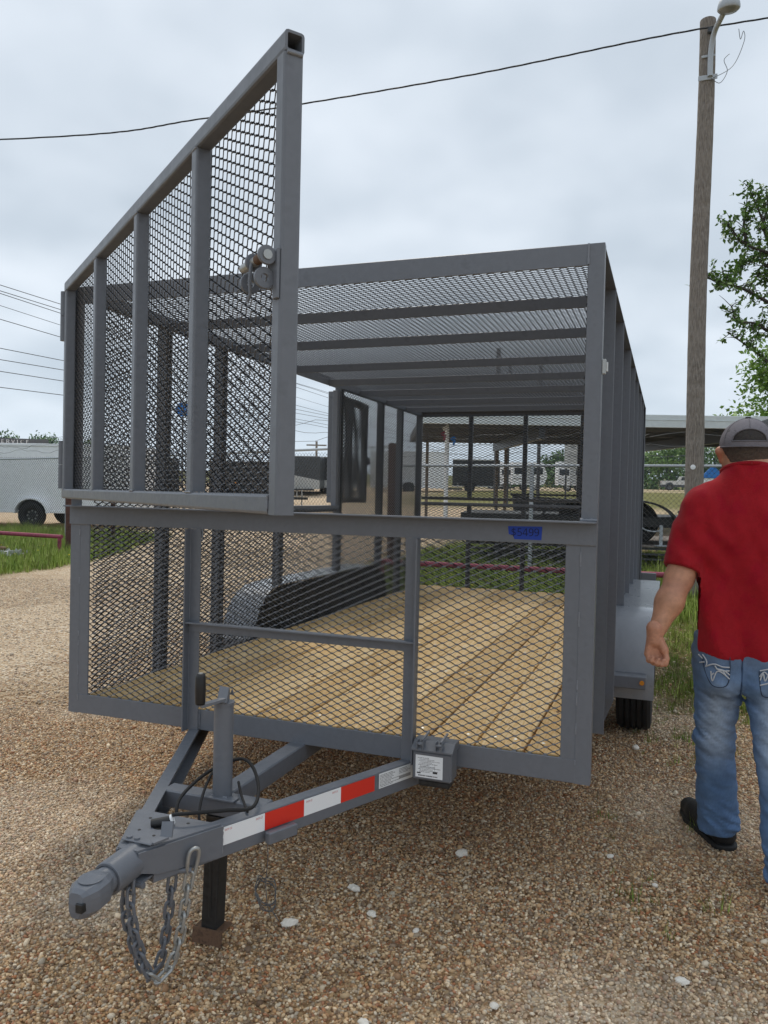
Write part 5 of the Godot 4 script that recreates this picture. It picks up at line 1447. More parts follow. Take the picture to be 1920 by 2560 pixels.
func utility_pole() -> void:
	var base := V(1.525, 0, -7.58); var top := V(1.53, 7.2, -8.2)
	var o := thing("utility_pole", "weathered wooden utility pole with a street lamp and a small round tag", "utility pole")
	var b := MB.new()
	var pts := PackedVector3Array(); var rr := []
	for k in 40:
		var t := k / 39.0
		pts.push_back(base.lerp(top, t) + V(0.012 * sin(t * 9.0), -0.2 * (1.0 - t), 0)); rr.push_back(lerpf(0.112, 0.094, t) * (1.0 + 0.012 * sin(k * 2.3)))
	b.tube(pts, rr, 26)
	part("shaft", b, "pole_wood", o)
	var ax := (top - base).normalized()
	var q := func(h: float, off: Vector3) -> Vector3: return base + ax * h + off
	# lamp arm, bracket and head
	b = MB.new(); b.tube(spline([q.call(6.45, V(0.045, 0, 0.12)), q.call(6.75, V(0.045, 0, 0.13)), q.call(6.95, V(0.075, 0, 0.2)), q.call(7.02, V(0.13, 0, 0.34)), q.call(7.08, V(0.18, 0, 0.44))], 6), [0.032], 12); part("lamp_arm", b, "galv_pipe", o)
	b = MB.new(); b.box(Transform3D(Basis(), q.call(6.45, V(0.02, 0, 0.105))), V(0.22, 0.06, 0.012), 0.003); b.box(Transform3D(Basis(), q.call(6.72, V(0.02, 0, 0.105))), V(0.16, 0.03, 0.012), 0.003); part("bracket", b, "galv_pipe", o)
	b = MB.new()
	b.lathe(PackedVector2Array([Vector2(0, 0.24), Vector2(0.055, 0.235), Vector2(0.065, 0.15), Vector2(0.075, 0.13), Vector2(0.11, 0.09), Vector2(0.125, 0.04), Vector2(0.128, 0.0), Vector2(0.122, -0.01)]), Transform3D(Basis(Vector3.RIGHT, -PI / 2 + 0.15), q.call(7.05, V(0.215, 0, 0.5))), 24, true); part("lamp_head", b, "galv_pipe", o)
	b = MB.new(); b.lathe(PackedVector2Array([Vector2(0.122, -0.01), Vector2(0.1, -0.03), Vector2(0.0, -0.045)]), Transform3D(Basis(Vector3.RIGHT, -PI / 2 + 0.15), q.call(7.05, V(0.215, 0, 0.5))), 24, true); part("lamp_lens", b, "galv", o)
	b = MB.new(); b.lathe(PackedVector2Array([Vector2(0, 0.006), Vector2(0.012, 0.006), Vector2(0.016, 0.003), Vector2(0.028, 0.004), Vector2(0.03, 0.0), Vector2(0, 0)]), Transform3D(Basis(), q.call(1.63, V(-0.01, 0, 0.105))), 20); part("round_tag", b, "white_paint", o)
	b = MB.new(); b.tube(spline([q.call(6.43, V(0.06, 0, 0.11)), q.call(6.36, V(0.16, 0, 0.1)), q.call(6.5, V(0.24, 0, 0.09)), q.call(6.65, V(0.2, 0, 0.08)), q.call(6.72, V(0.26, 0, 0.08))], 6), [0.004], 5); part("loose_wire", b, "wire", o)
	b = MB.new(); b.tube(spline([q.call(6.43, V(0.08, 0, 0.11)), q.call(6.55, V(0.3, 0, 0.1)), q.call(6.85, V(0.42, 0, 0.08)), q.call(6.98, V(0.41, 0, 0.08)), q.call(6.9, V(0.38, 0, 0.05)), q.call(7.05, V(0.36, 0, 0.02))], 6), [0.004], 5); part("loose_wire", b, "wire", o)
	b = MB.new(); b.cyl(q.call(7.03, V(0.03, 0, 0.08)), q.call(7.03, V(0.03, 0, 0.16)), 0.03, 12); part("wire_clamp", b, "charcoal", o)
	# the twisted service cable
	var c := MB.new()
	var line := [V(-20.0, 6.5, -4.0), V(-8.11, 6.29, -6.47), V(-4.97, 6.43, -7.08), V(-1.45, 6.71, -7.62), V(1.56, 7.04, -8.05), V(4.5, 7.22, -8.6), V(11.0, 7.5, -10.0)]
	var sp := spline(line, 40)
	for s in 3:
		var tw := PackedVector3Array()
		for k in sp.size():
			var a := k * 0.55 + TAU * s / 3.0
			tw.push_back(sp[k] + V(0, 0.006 * sin(a), 0.006 * cos(a)))
		c.tube(tw, [0.0055], 6)
	tag(part("service_cable", c, "cable"), "thick twisted black cable strung across the whole sky to the utility pole", "cable")

func power_lines() -> void:
	var A := V(-25.016, 0, -22.801); var P := V(-26.672, 0, -53.606)
	var h0 := [9.22, 8.93, 8.82, 8.37, 7.86, 6.68, 6.17, 5.63, 4.95]
	var h1 := [9.0, 8.9, 8.62, 7.9, 7.31, 7.0, 6.66, 6.14, 5.9]
	var nth := ["topmost", "second", "third", "fourth", "fifth", "sixth", "seventh", "eighth", "lowest"]
	for k in 9:
		var b := MB.new()
		var p := PackedVector3Array()
		for j in 29:
			var t := -0.5 + j * 0.125
			var h := lerpf(h0[k], h1[k], t) if t < 1.0 else lerpf(h1[k], h1[k] + (h1[k] - h0[k]) * 0.3, minf(t - 1.0, 1.0))
			h += 0.12 * sin(t * PI * 2.0 + k)* 0.5
			p.push_back(A.lerp(P, t) + V(0, h, 0))
		b.tube(p, [0.016 if k != 3 else 0.012], 5)
		tag(part("power_line", b, "cable"), "%s of nine thin power lines crossing the sky beside the open gate" % nth[k], "power line", "thin power lines across the sky")
	var o := thing("power_pole", "distant wooden power pole with a crossarm, seen past the open gate's free edge", "power pole", Transform3D(Basis(Vector3.UP, 0.5), V(-45.36, 0.8, -97.8)))
	var b := MB.new(); b.cyl(Vector3.ZERO, V(0, 6.0, 0), 0.16, 10); part("shaft", b, "pole_wood", o)
	b = MB.new(); b.bx(V(-1.4, 5.35, -0.08), V(1.4, 5.55, 0.08)); part("crossarm", b, "pole_wood", o)

# ---------------------------------------------------------------- trees
func leaf(b: MB, p: Vector3, q: RandomNumberGenerator, s: float) -> void:
	var d := V(q.randfn(), q.randfn() - 0.25, q.randfn()).normalized()
	var n := V(q.randfn() * 0.8, 1.0, q.randfn() * 0.8).normalized()
	var w := d.cross(n).normalized()
	n = w.cross(d)
	var sh := q.randf_range(0.7, 1.3)
	b.col = Color(sh, sh, sh * q.randf_range(0.7, 1.05))
	var l := s * q.randf_range(0.7, 1.25)
	var a := p; var m1 := p + d * l * 0.45 + w * l * 0.27 + n * l * 0.05; var m2 := p + d * l * 0.45 - w * l * 0.27 + n * l * 0.05; var e := p + d * l
	b.tri(a, m1, e, n, (n + w * 0.4).normalized(), n)
	b.tri(a, e, m2, n, n, (n - w * 0.4).normalized())

func branchy_tree() -> void:
	var o := thing("leafy_tree", "dark leafy tree whose long sparse branches reach in over the man's head", "tree")
	var q := RandomNumberGenerator.new(); q.seed = 33
	var limbs := [[V(3.14, 5.55, -13.81), V(2.80, 5.67, -13.38), V(2.42, 5.71, -12.92), V(2.21, 5.88, -12.75), V(2.07, 6.06, -12.60)],
		[V(3.12, 5.73, -13.71), V(2.79, 5.95, -13.39), V(2.68, 6.25, -13.25), V(2.54, 6.53, -13.11), V(2.42, 6.74, -12.97)],
		[V(3.14, 4.63, -13.56), V(2.82, 4.75, -13.24), V(2.44, 4.90, -12.89), V(2.17, 4.94, -12.59), V(1.91, 4.98, -12.39), V(1.76, 5.01, -12.23)],
		[V(3.0, 5.5, -13.75), V(2.84, 5.51, -13.71), V(2.60, 5.62, -13.51), V(2.39, 5.45, -13.33), V(2.26, 5.24, -13.16)],
		[V(3.15, 4.10, -13.55), V(2.84, 4.25, -13.33), V(2.59, 4.34, -13.03), V(2.29, 4.33, -12.71), V(2.19, 4.58, -12.58)],
		[V(3.16, 3.50, -13.42), V(2.85, 3.68, -13.21), V(2.47, 3.92, -12.86), V(2.13, 4.11, -12.54)],
		[V(3.0, 5.2, -13.8), V(2.86, 5.26, -13.81), V(2.70, 5.39, -13.86), V(2.50, 4.96, -13.66)],
		[V(2.42, 5.71, -12.92), V(2.36, 6.08, -12.91), V(2.40, 6.44, -13.05)],
		[V(2.68, 6.08, -13.24), V(2.78, 6.46, -13.40), V(2.85, 6.74, -13.54)]]
	# the rest of the crown, outside the frame
	var hub := V(5.4, 3.2, -14.6)
	for k in 26:
		var e := hub + V(q.randf_range(-0.7, 3.6), q.randf_range(0.5, 4.6), q.randf_range(-2.6, 2.4))
		limbs.push_back([hub.lerp(e, 0.1), hub.lerp(e, 0.4) + V(0, 0.3, 0), hub.lerp(e, 0.7) + V(0, 0.2, 0), e])
	var wood := MB.new(); var lv := MB.new()
	wood.tube(PackedVector3Array([V(5.5, -0.2, -14.8), V(5.4, 1.5, -14.7), hub, hub + V(-0.2, 1.5, 0.2), hub + V(-0.1, 3.0, 0.1)]), [0.24, 0.2, 0.16, 0.1, 0.04], 12)
	for li in limbs.size():
		var pts: Array = limbs[li]
		if li < 7:
			pts = [hub + V(0, maxf(0.2, (pts[0].y - hub.y) * 0.45), 0), hub.lerp(pts[0], 0.55) + V(0, 0.1, 0)] + pts
		var sp := spline(pts, 6)
		var rr := []
		for k in sp.size():
			rr.push_back(lerpf(0.05 if li < 7 else 0.032, 0.006, float(k) / sp.size()))
		wood.tube(sp, rr, 6)
		for k in sp.size():
			var far_ := li >= 9
			if not far_ and li < 7 and k < 10:
				continue
			for j in (3 if not far_ else 2):
				if q.randf() < 0.42:
					continue
				var tw := (V(q.randfn(), q.randfn() * 0.8 + 0.35, q.randfn())).normalized() * q.randf_range(0.1, 0.34)
				var p := sp[k]
				wood.tube(PackedVector3Array([p, p + tw * 0.6 + V(0, 0.01, 0), p + tw]), [0.008, 0.006, 0.003], 4, false)
				if q.randf() < 0.2:
					continue
				var n := q.randi_range(7, 13) if not far_ else 9
				for i in n:
					leaf(lv, p + tw * q.randf_range(0.25, 1.1) + V(q.randfn(), q.randfn(), q.randfn()) * 0.018, q, 0.095)
	part("trunk", wood, "bark", o)
	part("crown", lv, "leaf0", o)

func clump_tree(label: String, at: Vector3, h: float, r: float, material_: String, n: int, ls: float, sd: int, group: String) -> void:
	var o := thing("leafy_tree", label, "tree", Transform3D(Basis(), at), group)
	var q := RandomNumberGenerator.new(); q.seed = sd
	var wood := MB.new(); var lv := MB.new()
	wood.tube(PackedVector3Array([V(0, -0.2, 0), V(0.05 * r, h * 0.3, 0), V(-0.04 * r, h * 0.6, 0), V(0, h * 0.85, 0)]), [0.05 * h, 0.04 * h, 0.022 * h, 0.006 * h], 8)
	var cl := []
	for k in 16:
		var a := q.randf() * TAU
		var y := q.randf_range(0.32, 0.93)
		var w := sin(PI * clampf((y - 0.12) / 0.95, 0, 1)) * r * q.randf_range(0.25, 0.85)
		var c := V(cos(a) * w, y * h, sin(a) * w)
		cl.push_back(c)
		wood.tube(PackedVector3Array([V(0, h * clampf(y - 0.25, 0.15, 0.7), 0), c * V(0.5, 1, 0.5) + V(0, -0.06 * h, 0), c]), [0.012 * h, 0.008 * h, 0.003 * h], 5)
	for k in n:
		var c: Vector3 = cl[q.randi() % 16]
		var d := V(q.randfn(), q.randfn() * 0.75, q.randfn())
		d = d.normalized() * pow(q.randf(), 0.45)
		leaf(lv, c + d * r * q.randf_range(0.3, 0.5), q, ls)
	part("trunk", wood, "bark", o)
	part("crown", lv, material_, o)

func vegetation() -> void:
	branchy_tree()
	clump_tree("bright green young tree above the canopy roof beyond the dark branches", V(5.0, 0.2, -26.5), 5.7, 2.5, "leaf1", 8000, 0.19, 5, "")
	var nth := ["first", "second", "third", "fourth", "fifth", "sixth", "seventh", "eighth", "ninth", "tenth", "eleventh", "twelfth", "thirteenth", "fourteenth"]
	for k in 14:
		var x := -16.0 + 3.4 * k
		var h: float = [5.5, 6.5, 4.6, 6.0, 5.4, 7.3, 6.9, 7.6, 7.2, 6.4, 5.4, 6.8, 7.4, 6.2][k]
		var z := -124.0 - 6.0 * sin(k * 2.1)
		clump_tree("tree in the far tree line, %s counted from behind the sign board towards the pickup" % nth[k], V(x, height(x, z), z), h, h * 0.55, "leaf3" if k % 3 else "leaf2", 2100, 0.55, 60 + k, "trees along the far side of the lot")
	for e in [[V(-117.0, 3.2, -114.0), 8.4, "rounded tree rising behind the SERVICE building's roof"], [V(-112.5, 3.2, -117.5), 7.5, "low tree beside the end of the SERVICE building's roof"], [V(-105.5, 3.2, -121.0), 6.9, "low tree nearest the gate hinge, above the white cargo trailer's roof"], [V(-122.0, 3.2, -108.0), 7.9, "tree at the very edge of the photo behind the SERVICE building"]]:
		clump_tree(e[2], e[0] - V(0, 2.2, 0), e[1], e[1] * 0.6, "leaf2", 2600, 0.6, 90 + int(e[1] * 10), "trees behind the service building")
	# undergrowth in front of the far trees
	var q := RandomNumberGenerator.new(); q.seed = 4
	var b := MB.new()
	for k in 7000:
		var x := q.randf_range(-26.0, 36.0)
		var z := -119.0 + q.randfn() * 1.5
		leaf(b, V(x, height(x, z) + q.randf() * (2.2 + sin(x * 0.7) * 0.5), z), q, 0.6)
	kind(part("undergrowth", b, "leaf2"), "stuff")

# ---------------------------------------------------------------- the man
func sd(pr: Array, p: Vector3, k: float) -> float:
	var f := 9.0
	for e in pr:
		var ba: Vector3 = e[1] - e[0]
		var pa: Vector3 = p - e[0]
		var t := clampf(pa.dot(ba) / maxf(ba.length_squared(), 1e-9), 0.0, 1.0)
		var d: float = (pa - ba * t).length() - lerpf(e[2], e[3], t)
		var h := maxf(k - absf(f - d), 0.0) / k
		f = minf(f, d) - h * h * k * 0.25
	return f

# joined tapered capsules -> surface nets into b; after is an optional change of the field, paint gives the colour
func nets(b: MB, pr: Array, cell: float, k: float, after, paint: Callable) -> void:
	var lo := Vector3.ONE * 1e9; var hi := -lo
	for e in pr:
		var r: float = maxf(e[2], e[3])
		for c in 2:
			lo = lo.min(e[c] - Vector3.ONE * (r + 3.0 * cell)); hi = hi.max(e[c] + Vector3.ONE * (r + 3.0 * cell))
	var n := Vector3i(((hi - lo) / cell).ceil()) + Vector3i.ONE
	var sx := 1; var sy := n.x; var sz := n.x * n.y
	var f := PackedFloat32Array()
	f.resize(n.x * n.y * n.z)
	f.fill(9.0)
	for e in pr:
		var r: float = maxf(e[2], e[3]) + k + 2.0 * cell
		var a: Vector3 = e[0]; var ba: Vector3 = e[1] - e[0]
		var l2 := maxf(ba.length_squared(), 1e-9)
		var i0 := Vector3i((a.min(e[1]) - Vector3.ONE * r - lo) / cell).max(Vector3i.ZERO)
		var i1 := Vector3i((a.max(e[1]) + Vector3.ONE * r - lo) / cell).min(n - Vector3i.ONE)
		var ra: float = e[2]; var rb: float = e[3]
		for z in range(i0.z, i1.z + 1):
			for y in range(i0.y, i1.y + 1):
				var at := i0.x + y * sy + z * sz
				for x in range(i0.x, i1.x + 1):
					var pa := lo + Vector3(x, y, z) * cell - a
					var t := clampf(pa.dot(ba) / l2, 0.0, 1.0)
					var d := (pa - ba * t).length() - (ra + (rb - ra) * t)
					var o := f[at]
					var h := maxf(k - absf(o - d), 0.0) / k
					f[at] = minf(o, d) - h * h * k * 0.25
					at += 1
	if after != null:
		var at := 0
		for z in n.z:
			for y in n.y:
				for x in n.x:
					if absf(f[at]) < 0.06:
						f[at] = after.call(lo + Vector3(x, y, z) * cell, f[at])
					at += 1
	var id := PackedInt32Array()
	id.resize(f.size())
	id.fill(-1)
	var corner := [0, sx, sy, sx + sy, sz, sx + sz, sy + sz, sx + sy + sz]
	var edges := [[0, 1], [2, 3], [4, 5], [6, 7], [0, 2], [1, 3], [4, 6], [5, 7], [0, 4], [1, 5], [2, 6], [3, 7]]
	for z in n.z - 1:
		for y in n.y - 1:
			for x in n.x - 1:
				var at := x + y * sy + z * sz
				if absf(f[at]) > 2.5 * cell:
					continue
				var s := 0
				for c in 8:
					if f[at + corner[c]] < 0.0:
						s += 1
				if s == 0 or s == 8:
					continue
				var p := Vector3.ZERO; var m := 0
				for e in edges:
					var fa := f[at + corner[e[0]]]; var fb := f[at + corner[e[1]]]
					if (fa < 0.0) != (fb < 0.0):
						var t := fa / (fa - fb)
						p += Vector3(e[0] & 1, (e[0] >> 1) & 1, e[0] >> 2).lerp(Vector3(e[1] & 1, (e[1] >> 1) & 1, e[1] >> 2), t)
						m += 1
				p /= m
				var g := Vector3(f[at + 1] - f[at] + f[at + 1 + sy] - f[at + sy] + f[at + 1 + sz] - f[at + sz] + f[at + 1 + sy + sz] - f[at + sy + sz],
					f[at + sy] - f[at] + f[at + 1 + sy] - f[at + 1] + f[at + sy + sz] - f[at + sz] + f[at + 1 + sy + sz] - f[at + 1 + sz],
					f[at + sz] - f[at] + f[at + 1 + sz] - f[at + 1] + f[at + sy + sz] - f[at + sy] + f[at + 1 + sy + sz] - f[at + 1 + sy]).normalized()
				var w := lo + (Vector3(x, y, z) + p) * cell
				id[at] = b.v.size()
				b.v.push_back(w); b.n.push_back(g); b.u.push_back(Vector2.ZERO); b.c.push_back(paint.call(w, g))
	for z in range(1, n.z - 1):
		for y in range(1, n.y - 1):
			for x in range(1, n.x - 1):
				var at := x + y * sy + z * sz
				if absf(f[at]) > 2.5 * cell:
					continue
				for ax in 3:
					var st: int = [sx, sy, sz][ax]
					if (f[at] < 0.0) == (f[at + st] < 0.0):
						continue
					var u: int = [sy, sz, sx][ax]; var w: int = [sz, sx, sy][ax]
					var q := [id[at], id[at - u], id[at - u - w], id[at - w]]
					if q.min() < 0:
						continue
					if f[at] < 0.0:
						b.i.append_array([q[0], q[2], q[1], q[0], q[3], q[2]])
					else:
						b.i.append_array([q[0], q[1], q[2], q[0], q[2], q[3]])

func person() -> void:
	var o := thing("person", "man in a red T-shirt, faded blue jeans, black shoes and grey cap, seen from behind", "person")
	var fold := FastNoiseLite.new(); fold.seed = 2; fold.frequency = 1.0; fold.fractal_octaves = 2
	var skin := Color(0.53, 0.262, 0.155)
	var tone := func(p: Vector3, _n: Vector3) -> Color:
		var k := fold.get_noise_3d(p.x * 26.0, p.y * 26.0, p.z * 26.0)
		var k2 := fold.get_noise_3d(p.x * 110.0, p.y * 110.0, p.z * 110.0)
		var c := skin * (1.0 + 0.16 * k + 0.16 * k2)
		if p.y > 1.0 and p.y < 1.09 and p.x < 1.35:
			c = c.lerp(Color(0.42, 0.17, 0.12), 0.35 * (1.0 - absf(p.y - 1.045) / 0.045))
		return Color(c.r, c.g, c.b)
	var Hc := V(1.512, 1.523, -0.495)
	var W := V(1.224, 0.874, -0.264)
	var W2 := V(1.83, 0.86, -0.36)
	var nape := V(1.52, 1.44, -0.475)
	# the body under the clothes, one surface
	var body := [
		[V(1.525, 1.28, -0.475), V(1.515, 0.86, -0.47), 0.085, 0.085], [V(1.44, 1.24, -0.46), V(1.45, 0.84, -0.46), 0.058, 0.06], [V(1.61, 1.24, -0.46), V(1.59, 0.84, -0.46), 0.058, 0.06],
		[V(1.395, 1.30, -0.455), V(1.655, 1.30, -0.46), 0.05, 0.05], [V(1.52, 1.36, -0.47), nape, 0.075, 0.078], [nape, Hc + V(0, -0.05, 0.012), 0.08, 0.072],
		[V(1.365, 1.3, -0.445), V(1.3, 1.07, -0.375), 0.058, 0.046], [V(1.3, 1.07, -0.375), V(1.268, 0.985, -0.325), 0.045, 0.045], [V(1.268, 0.985, -0.325), W, 0.044, 0.0265],
		[V(1.685, 1.3, -0.445), V(1.76, 1.07, -0.41), 0.06, 0.05], [V(1.76, 1.07, -0.41), V(1.785, 0.985, -0.395), 0.05, 0.051], [V(1.785, 0.985, -0.395), W2, 0.05, 0.0285],
		[V(1.445, 0.8, -0.455), V(1.44, 0.45, -0.55), 0.085, 0.055], [V(1.44, 0.45, -0.55), V(1.477, 0.09, -0.675), 0.055, 0.042], [V(1.477, 0.09, -0.675), V(1.4, 0.045, -0.87), 0.036, 0.03],
		[V(1.6, 0.8, -0.45), V(1.635, 0.46, -0.43), 0.085, 0.055], [V(1.635, 0.46, -0.43), V(1.68, 0.09, -0.335), 0.055, 0.042], [V(1.68, 0.09, -0.335), V(1.715, 0.045, -0.51), 0.036, 0.03]]
	var b := MB.new()
	nets(b, body, 0.012, 0.03, null, tone)
	# head: skull, jaw, cheeks, nose, ears
	var q := 1.0
	var head := [[Hc + V(0, 0.018, 0.018), Hc + V(0, 0.018, -0.03), 0.081, 0.078], [Hc + V(0, -0.035, 0.012), Hc + V(0, -0.035, -0.03), 0.074, 0.066], [Hc + V(0, -0.055, -0.04), Hc + V(0, -0.085, -0.075), 0.05, 0.03], [Hc + V(0, 0.005, -0.105), Hc + V(0, -0.03, -0.122), 0.009, 0.014],
		[Hc + V(0, -0.05, 0.01), nape, 0.074, 0.079]]
	for s: float in [-1.0, 1.0]:
		head.push_back([Hc + V(s * 0.045, -0.03, -0.08), Hc + V(s * 0.06, -0.05, -0.04), 0.018, 0.02])
		head.push_back([Hc + V(s * 0.083, -0.002, 0.002), Hc + V(s * 0.09, -0.004, 0.018), 0.008, 0.013])
		head.push_back([Hc + V(s * 0.09, -0.004, 0.018), Hc + V(s * 0.084, -0.04, 0.004), 0.012, 0.008])
		head.push_back([Hc + V(s * 0.035, 0.02, -0.1), Hc + V(s * 0.02, 0.024, -0.104), 0.008, 0.008])
	head.push_back([Hc + V(-0.022, -0.055, -0.105), Hc + V(0.022, -0.055, -0.105), 0.008, 0.008])
	nets(b, head, 0.005, 0.016, null, func(p: Vector3, n: Vector3) -> Color:
		var c: Color = tone.call(p, n)
		if absf(p.x - Hc.x) > 0.084 and p.y > 1.45:
			c = c.lerp(Color(0.5, 0.17, 0.12), 0.4)
		return c)
	hand(b, W, V(0.02, -0.995, 0.06).normalized(), V(0.93, 0.0, -0.36).normalized(), 1.0, tone)
	hand(b, W2, V(0.03, -0.995, 0.02).normalized(), V(-0.95, 0.0, -0.25).normalized(), -1.0, tone)
	part("body", b, "skin", o)
	# short hair below the cap
	b = MB.new()
	var hairs := [[Hc + V(0, 0.022, 0.02), Hc + V(0, 0.022, -0.028), 0.0862, 0.083], [Hc + V(0, -0.028, 0.014), Hc + V(0, -0.03, -0.02), 0.0785, 0.069]]
	nets(b, hairs, 0.006, 0.016, func(p: Vector3, f: float) -> float:
		var d := p - Hc
		var edge := -0.058 - 0.012 * cos(d.x * 30.0) + 0.05 * sst(0.045, 0.09, absf(d.x)) + maxf(0.0, 0.02 - d.z) * 0.9
		edge += fold.get_noise_3d(p.x * 60, p.y * 60, p.z * 60) * 0.006
		return maxf(f + fold.get_noise_3d(p.x * 160, p.y * 90, p.z * 160) * 0.0022, maxf(maxf(edge - d.y, d.y - 0.07), -d.z - 0.035)), func(p: Vector3, _n: Vector3) -> Color:
		var t := clampf((p.y - Hc.y + 0.05) / 0.07, 0.0, 1.0)
		var k := 1.0 + 0.5 * fold.get_noise_3d(p.x * 220, p.y * 120, p.z * 220)
		var c := Color(0.1, 0.066, 0.048).lerp(Color(0.032, 0.025, 0.021), t)
		return Color(c.r * k, c.g * k, c.b * k))
	part("hair", b, "hair", o)
	# T-shirt
	var shirt := [[V(1.435, 1.26, -0.452), V(1.43, 0.83, -0.445), 0.094, 0.088], [V(1.618, 1.26, -0.455), V(1.612, 0.83, -0.45), 0.094, 0.09], [V(1.525, 1.28, -0.475), V(1.522, 0.83, -0.475), 0.122, 0.13],
		[V(1.4, 1.305, -0.452), V(1.65, 1.305, -0.456), 0.074, 0.074], [V(1.515, 1.40, -0.47), V(1.385, 1.332, -0.45), 0.07, 0.062], [V(1.53, 1.40, -0.47), V(1.665, 1.332, -0.455), 0.07, 0.062],
		[V(1.366, 1.30, -0.446), V(1.3, 1.06, -0.38), 0.077, 0.066], [V(1.684, 1.30, -0.446), V(1.755, 1.06, -0.405), 0.077, 0.066], [V(1.52, 1.33, -0.462), V(1.52, 1.47, -0.478), 0.102, 0.093], [V(1.45, 1.2, -0.425), V(1.49, 1.28, -0.43), 0.08, 0.07], [V(1.6, 1.2, -0.425), V(1.56, 1.28, -0.43), 0.08, 0.07]]
	var al := (V(1.3, 1.06, -0.38) - V(1.366, 1.3, -0.446)).normalized()
	var ar := (V(1.755, 1.06, -0.405) - V(1.684, 1.3, -0.446)).normalized()
	b = MB.new()
	nets(b, shirt, 0.0095, 0.028, func(p: Vector3, f: float) -> float:
		var w := fold.get_noise_3d(p.x * 9.0 + p.y * 3.0, p.y * 3.4, p.z * 6.0) * 0.012
		w += 0.010 * (0.5 - absf(fold.get_noise_3d(p.x * 5.0 - p.y * 4.0, p.y * 2.2 + p.x * 2.0, p.z * 4.0 + 7.0))) * sst(1.36, 1.2, p.y)
		# long drapes from the shoulder blades down to the hem, tighter creases at the armpit and sleeve
		var low := sst(1.25, 0.85, p.y)
		w += low * 0.013 * sin((p.x - 1.5) * 42.0 + p.y * 5.0 + 1.5 * fold.get_noise_2d(p.x * 6.0, p.y * 3.0))
		w += 0.005 * sin((p.x + p.y * 0.9) * 60.0) * sst(0.16, 0.04, Vector2(p.x - 1.385, p.y - 1.17).length())
		w += 0.006 * exp(-pow((p.x - 1.575 + (1.0 - p.y) * 0.18) / 0.02, 2.0)) * low
		f -= w
		var hem := 0.806 - 0.13 * (p.x - 1.35) + 0.004 * sin(p.x * 60.0)
		f = maxf(f, hem - p.y if p.x > 1.33 or p.y < 0.95 else -9.0)
		f = maxf(f, p.y - (1.447 + (p.z + 0.475) * 0.35))
		if p.x < 1.356 and p.y < 1.15:
			f = maxf(f, (p - V(1.309, 1.096, -0.389)).dot(al) + 0.02 * (p.x - 1.309) )
		if p.x > 1.70:
			f = maxf(f, (p - V(1.745, 1.09, -0.4)).dot(ar))
		return f, func(p: Vector3, _n: Vector3) -> Color:
		var k := 1.0 + 0.08 * fold.get_noise_3d(p.x * 12, p.y * 12, p.z * 12)
		return Color(0.345 * k, 0.012 * k, 0.022 * k))
	part("t_shirt", b, "shirt", o)
	b = MB.new()
	var ring := PackedVector3Array()
	for k in 29:
		var a := TAU * k / 28.0
		ring.push_back(V(1.52 + 0.09 * sin(a), 1.446 + 0.029 * cos(a), -0.478 + 0.085 * cos(a)))
	b.col = Color(0.33, 0.012, 0.02)
	b.tube(ring, [0.0075], 8, false)
	part("collar", b, "shirt", o)
	# jeans
	var jeans := [[V(1.44, 0.84, -0.455), V(1.59, 0.84, -0.455), 0.086, 0.086], [V(1.452, 0.77, -0.425), V(1.456, 0.73, -0.42), 0.088, 0.085], [V(1.578, 0.77, -0.42), V(1.574, 0.73, -0.415), 0.088, 0.085],
		[V(1.442, 0.78, -0.465), V(1.441, 0.47, -0.545), 0.093, 0.068], [V(1.441, 0.47, -0.545), V(1.473, 0.07, -0.665), 0.068, 0.074], [V(1.598, 0.78, -0.46), V(1.638, 0.47, -0.43), 0.093, 0.07], [V(1.638, 0.47, -0.43), V(1.68, 0.05, -0.345), 0.07, 0.075]]
	b = MB.new()
	nets(b, jeans, 0.0095, 0.022, func(p: Vector3, f: float) -> float:
		var w := fold.get_noise_3d(p.x * 7.0, p.y * 16.0 + p.x * 6.0, p.z * 7.0) * 0.008
		w += 0.009 * fold.get_noise_3d(p.x * 9.0, p.y * 30.0 + p.x * 20.0, p.z * 5.0) * (sst(0.12, 0.03, absf(p.y - 0.47)) + sst(0.26, 0.12, p.y) * 1.4 + sst(0.09, 0.02, absf(p.y - 0.63)))
		f -= w
		var left := p.x < 1.56
		f = maxf(f, (0.062 + 0.12 * (p.z + 0.66) if left else 0.05) - p.y)
		# the cleft and the crotch seam
		f = maxf(f, 0.004 - absf(p.x - 1.5135) - 0.3 * maxf(0.0, p.y - 0.8) if p.z > -0.44 and p.y > 0.66 else -9.0)
		return maxf(f, p.y - 0.87), func(p: Vector3, n: Vector3) -> Color:
		var left := p.x < 1.52
		var cx := 1.441 if left else 1.62
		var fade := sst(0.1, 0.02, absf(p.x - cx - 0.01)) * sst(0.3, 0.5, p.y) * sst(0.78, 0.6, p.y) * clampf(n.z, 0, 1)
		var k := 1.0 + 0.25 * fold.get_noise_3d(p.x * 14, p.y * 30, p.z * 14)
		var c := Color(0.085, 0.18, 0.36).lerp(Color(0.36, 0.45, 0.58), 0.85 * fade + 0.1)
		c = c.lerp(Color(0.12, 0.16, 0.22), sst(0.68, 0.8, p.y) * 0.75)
		return Color(c.r * k, c.g * k, c.b * k))
	var jn := part("jeans", b, "denim", o)
	# pocket outlines and pale embroidery, laid on the cloth
	var dark := [[V(1.383, 0.802, 0), V(1.390, 0.754, 0), V(1.417, 0.702, 0), V(1.460, 0.707, 0), V(1.470, 0.752, 0), V(1.469, 0.815, 0)], [V(1.560, 0.769, 0), V(1.570, 0.692, 0), V(1.592, 0.680, 0), V(1.62, 0.69, 0), V(1.642, 0.75, 0)]]
